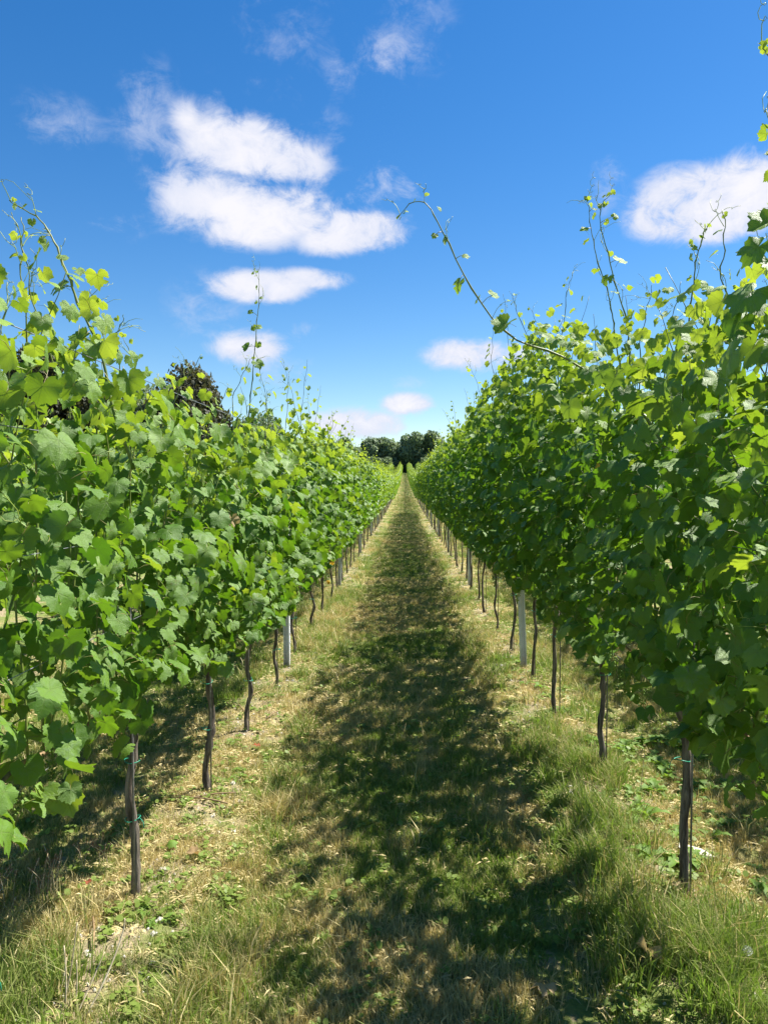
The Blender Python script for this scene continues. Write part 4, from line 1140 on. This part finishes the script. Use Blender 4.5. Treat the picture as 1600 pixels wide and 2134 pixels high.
# dandelion clock
def dandelion(x, y, h, s, label):
    r = obj('dandelion_clock', None, None, (x, y, gz1(x, y)), label, 'dandelion')
    mb = MB(); mb.tube([(0, 0, 0), (.006, 0, h * .5), (0, 0, h)], .0016, 5, 0); obj('stem', mb.mesh('dandelion_stem', [M_shoot]), r)
    mb = MB()
    for k in range(70):
        z = 1 - 2 * (k + .5) / 70; a = k * 2.39996; q_ = math.sqrt(1 - z * z); d = np.array([q_ * math.cos(a), q_ * math.sin(a), z])
        c = np.array([0, 0, h]); e = c + d * s; mb.tube([c, e], .0003, 3, 0, cap=False)
        u = np.cross(d, [0, .3, 1]); u /= np.linalg.norm(u); w = np.cross(d, u)
        for t_ in range(3):
            g_ = u * math.cos(t_ * 2.1) + w * math.sin(t_ * 2.1); b = len(mb.V); mb.V += [tuple(e), tuple(e + g_ * .004 + d * .002), tuple(e + w * .0016 + g_ * .003)]; mb.F.append((b, b + 1, b + 2)); mb.M.append(0)
    obj('seed_ball', mb.mesh('seed_ball', [M_down]), r)
dandelion(1.17, 2.50, .075, .014, 'white dandelion clock in the grass at the lower right edge')

# ------------------------------------------------------------------ trees
def tree_meshes(rs, h, rad, n, clump, crown_m, split=.30):
    mb = MB(); hb = h * split
    tp = smooth_path([(0, 0, -.3), (rs.uniform(-.1, .1), 0, hb * .5), (rs.uniform(-.2, .2), rs.uniform(-.2, .2), hb), (rs.uniform(-.4, .4), rs.uniform(-.4, .4), h * .8)], 9)
    mb.tube(tp, [h * .030 * (1 - .8 * i / 8) for i in range(9)], 8, 0, .1, rs)
    lobes = [(np.array([0, 0, h * .60]), np.array([rad * .75, rad * .75, h * .34]))]
    for k in range(11):
        a = k * 2.4 + rs.uniform(-.4, .4); zz_ = rs.uniform(.30, .84) * h; f = math.sin(PI * min(1, (zz_ / h) * .92)) ** .6
        c = np.array([math.cos(a) * rad * .60 * f, math.sin(a) * rad * .60 * f, zz_]); s = rs.uniform(.28, .48) * rad
        lobes.append((c, np.array([s, s, s * .85]))); j = rs.randint(2, 7)
        mb.tube(smooth_path([tp[j], (tp[j] + c) / 2 + np.array([0, 0, -.1]), c], 5), [h * .012, h * .010, h * .008, h * .005, h * .002], 5, 0)
    vol = np.array([np.prod(l[1]) ** .67 for l in lobes]); pick = rs.choice(len(lobes), n, p=vol / vol.sum())
    d = rs.normal(0, 1, (n, 3)); d /= np.linalg.norm(d, axis=1, keepdims=True); r_ = rs.rand(n) ** .28 * rs.uniform(.9, 1.10, n)
    C = np.array([lobes[k][0] for k in pick]); Sx = np.array([lobes[k][1] for k in pick]); P = C + d * Sx * r_[:, None]
    P = P[P[:, 2] > h * .10]; n = len(P); d = d[:n]
    V = np.empty((n, 5, 3)); N = rs.normal(0, 1, (n, 3)) + d * .8 + np.array([0, 0, .4]); Rm = frames(N, rs.normal(0, 1, (n, 3)))
    base = np.array([(0, 0, .15), (1, .1, -.1), (.2, 1, 0), (-1, .2, -.12), (-.1, -1, .05)])
    S = clump * rs.uniform(.6, 1.4, n); jit = rs.uniform(.7, 1.3, (n, 5, 1))
    V = P[:, None, :] + S[:, None, None] * np.einsum('nij,nvj->nvi', Rm, base[None] * jit)
    tri = np.array([(0, 1, 2), (0, 2, 3), (0, 3, 4), (0, 4, 1)]); F = (tri[None] + (np.arange(n) * 5)[:, None, None]).reshape(-1, 3)
    cm = new_mesh('crown', V.reshape(-1, 3), F, [crown_m], None, None, {'rnd': np.repeat(rs.rand(n), 5)}, smooth=False)
    return mb.mesh('tree_trunk', [M_tbark]), cm
rt = np.random.RandomState(8)
FT = [tree_meshes(rt, 9, r_, 3600, .30, M_crown, .2) for r_ in (3.4, 3.9, 3.1, 4.3)]
NT_ = [tree_meshes(rt, 9, 3.3, 15000, .13, M_copper, .2), tree_meshes(rt, 9, 3.6, 12000, .15, M_crown, .2)]
def tree(x, y, h, w, kind, label, group):
    tm, cm = kind
    r = obj('tree', None, None, (x, y, gz1(x, y) - .1), label, 'tree', group); r.scale = (w, w, h / 9.0); r.rotation_euler = (0, 0, rt.uniform(0, 6.28))
    obj('trunk', tm, r); obj('crown', cm, r)
gH = 'dark trees along the horizon'
tree(-15.6, 188, 9.4, 1.05, FT[0], 'dark round-topped tree at the left end of the horizon trees, above the left row', gH)
tree(-8.6, 189, 9.8, .95, FT[2], 'dark tree on the horizon just left of the middle dip', gH)
tree(-4.2, 190, 9.6, 1.0, FT[1], 'low broad dark tree on the horizon right behind the end of the track', gH)
tree(1.9, 188, 10.4, .95, FT[3], 'tallest dark tree of the horizon group, just right of the end of the track', gH)
tree(7.6, 189, 11.2, 1.0, FT[0], 'dark tree on the horizon half hidden by the right row', gH)
for k, x in enumerate((-46, -38, -30, -22.5, 14.5, 21, 28, 36, 45, 54)):
    tree(x, 190 + rt.uniform(-3, 4), rt.uniform(9, 11.5), rt.uniform(.95, 1.2), FT[rt.randint(4)], 'dark horizon tree hidden behind the %s vine row' % ('left' if x < 0 else 'right'), 'horizon trees behind the %s row' % ('left' if x < 0 else 'right'))
for k in range(26):
    x = -56 + k * 4.6 + rt.uniform(-1, 1)
    tree(x, 199 + rt.uniform(-2, 3), rt.uniform(7.5, 9.2), 1.25, FT[rt.randint(4)], 'dark tree in the second line of trees behind the horizon group', 'second line of horizon trees')
tree(-13.2, 45, 9.6, .84, NT_[0], 'dark rounded tree showing above the left vine row', 'dark trees beyond the left row')
tree(-8.9, 46.5, 6.6, .55, NT_[1], 'low dark tree just right of the large rounded one, above the left vine row', 'dark trees beyond the left row')
tree(-17.0, 47, 8.6, .85, NT_[1], 'dark tree left of the large rounded one, screened by tall vine shoots', 'dark trees beyond the left row')
tree(-21.5, 45, 10.6, 1.0, NT_[0], 'tall dark tree glimpsed through the vine tops near the left edge', 'dark trees beyond the left row')
tree(-27.5, 46, 9.5, 1.05, NT_[1], 'dark tree at the far left behind the nearest leaves', 'dark trees beyond the left row')
for k, y in enumerate(range(56, 182, 9)):
    tree(-14.5 + rt.uniform(-1.5, 1.5), y, rt.uniform(5, 6.5), rt.uniform(.7, .95), FT[rt.randint(4)], 'dark hedgerow tree hidden behind the left vine row', 'hedgerow trees hidden behind the left row')
ch = coll_of('hedge_kinds', [k_[1] for k_ in FT])
n = 300; hx = rt.uniform(-75, 75, n); hy = rt.uniform(183.5, 192, n); hz_ = gz(hx, hy) - 1.3
instancer('hedge', np.stack([hx, hy, hz_], 1), np.stack([hx * 0, hx * 0, rt.uniform(0, 6.3, n)], 1), np.repeat(rt.uniform(.42, .62, (n, 1)), 3, 1), rt.randint(0, 4, n), ch, 'dark undergrowth along the foot of the horizon trees')
# prunings left lying by the trunks
for k in range(14):
    sg = -1 if k % 2 else 1; x = sg * rw.uniform(.85, 1.25); y = rw.uniform(2.5, 6.5); a = rw.uniform(0, 3.14); L = rw.uniform(.06, .16)
    mb = MB(); P = smooth_path([(-L * math.cos(a), -L * math.sin(a), .005), (0, .01, .014), (L * math.cos(a), L * math.sin(a), .008)], 7)
    mb.tube(P, [.0045, .0042, .005, .004, .0045, .0036, .003], 6, 0)
    obj('pruned_cane', mb.mesh('pruned_cane', [M_cane]), None, (x, y, gz1(x, y) + .012), 'short brown pruned cane lying on the ground under the %s vine row' % ('left' if sg < 0 else 'right'), 'twig', 'prunings under the %s row' % ('left' if sg < 0 else 'right'))
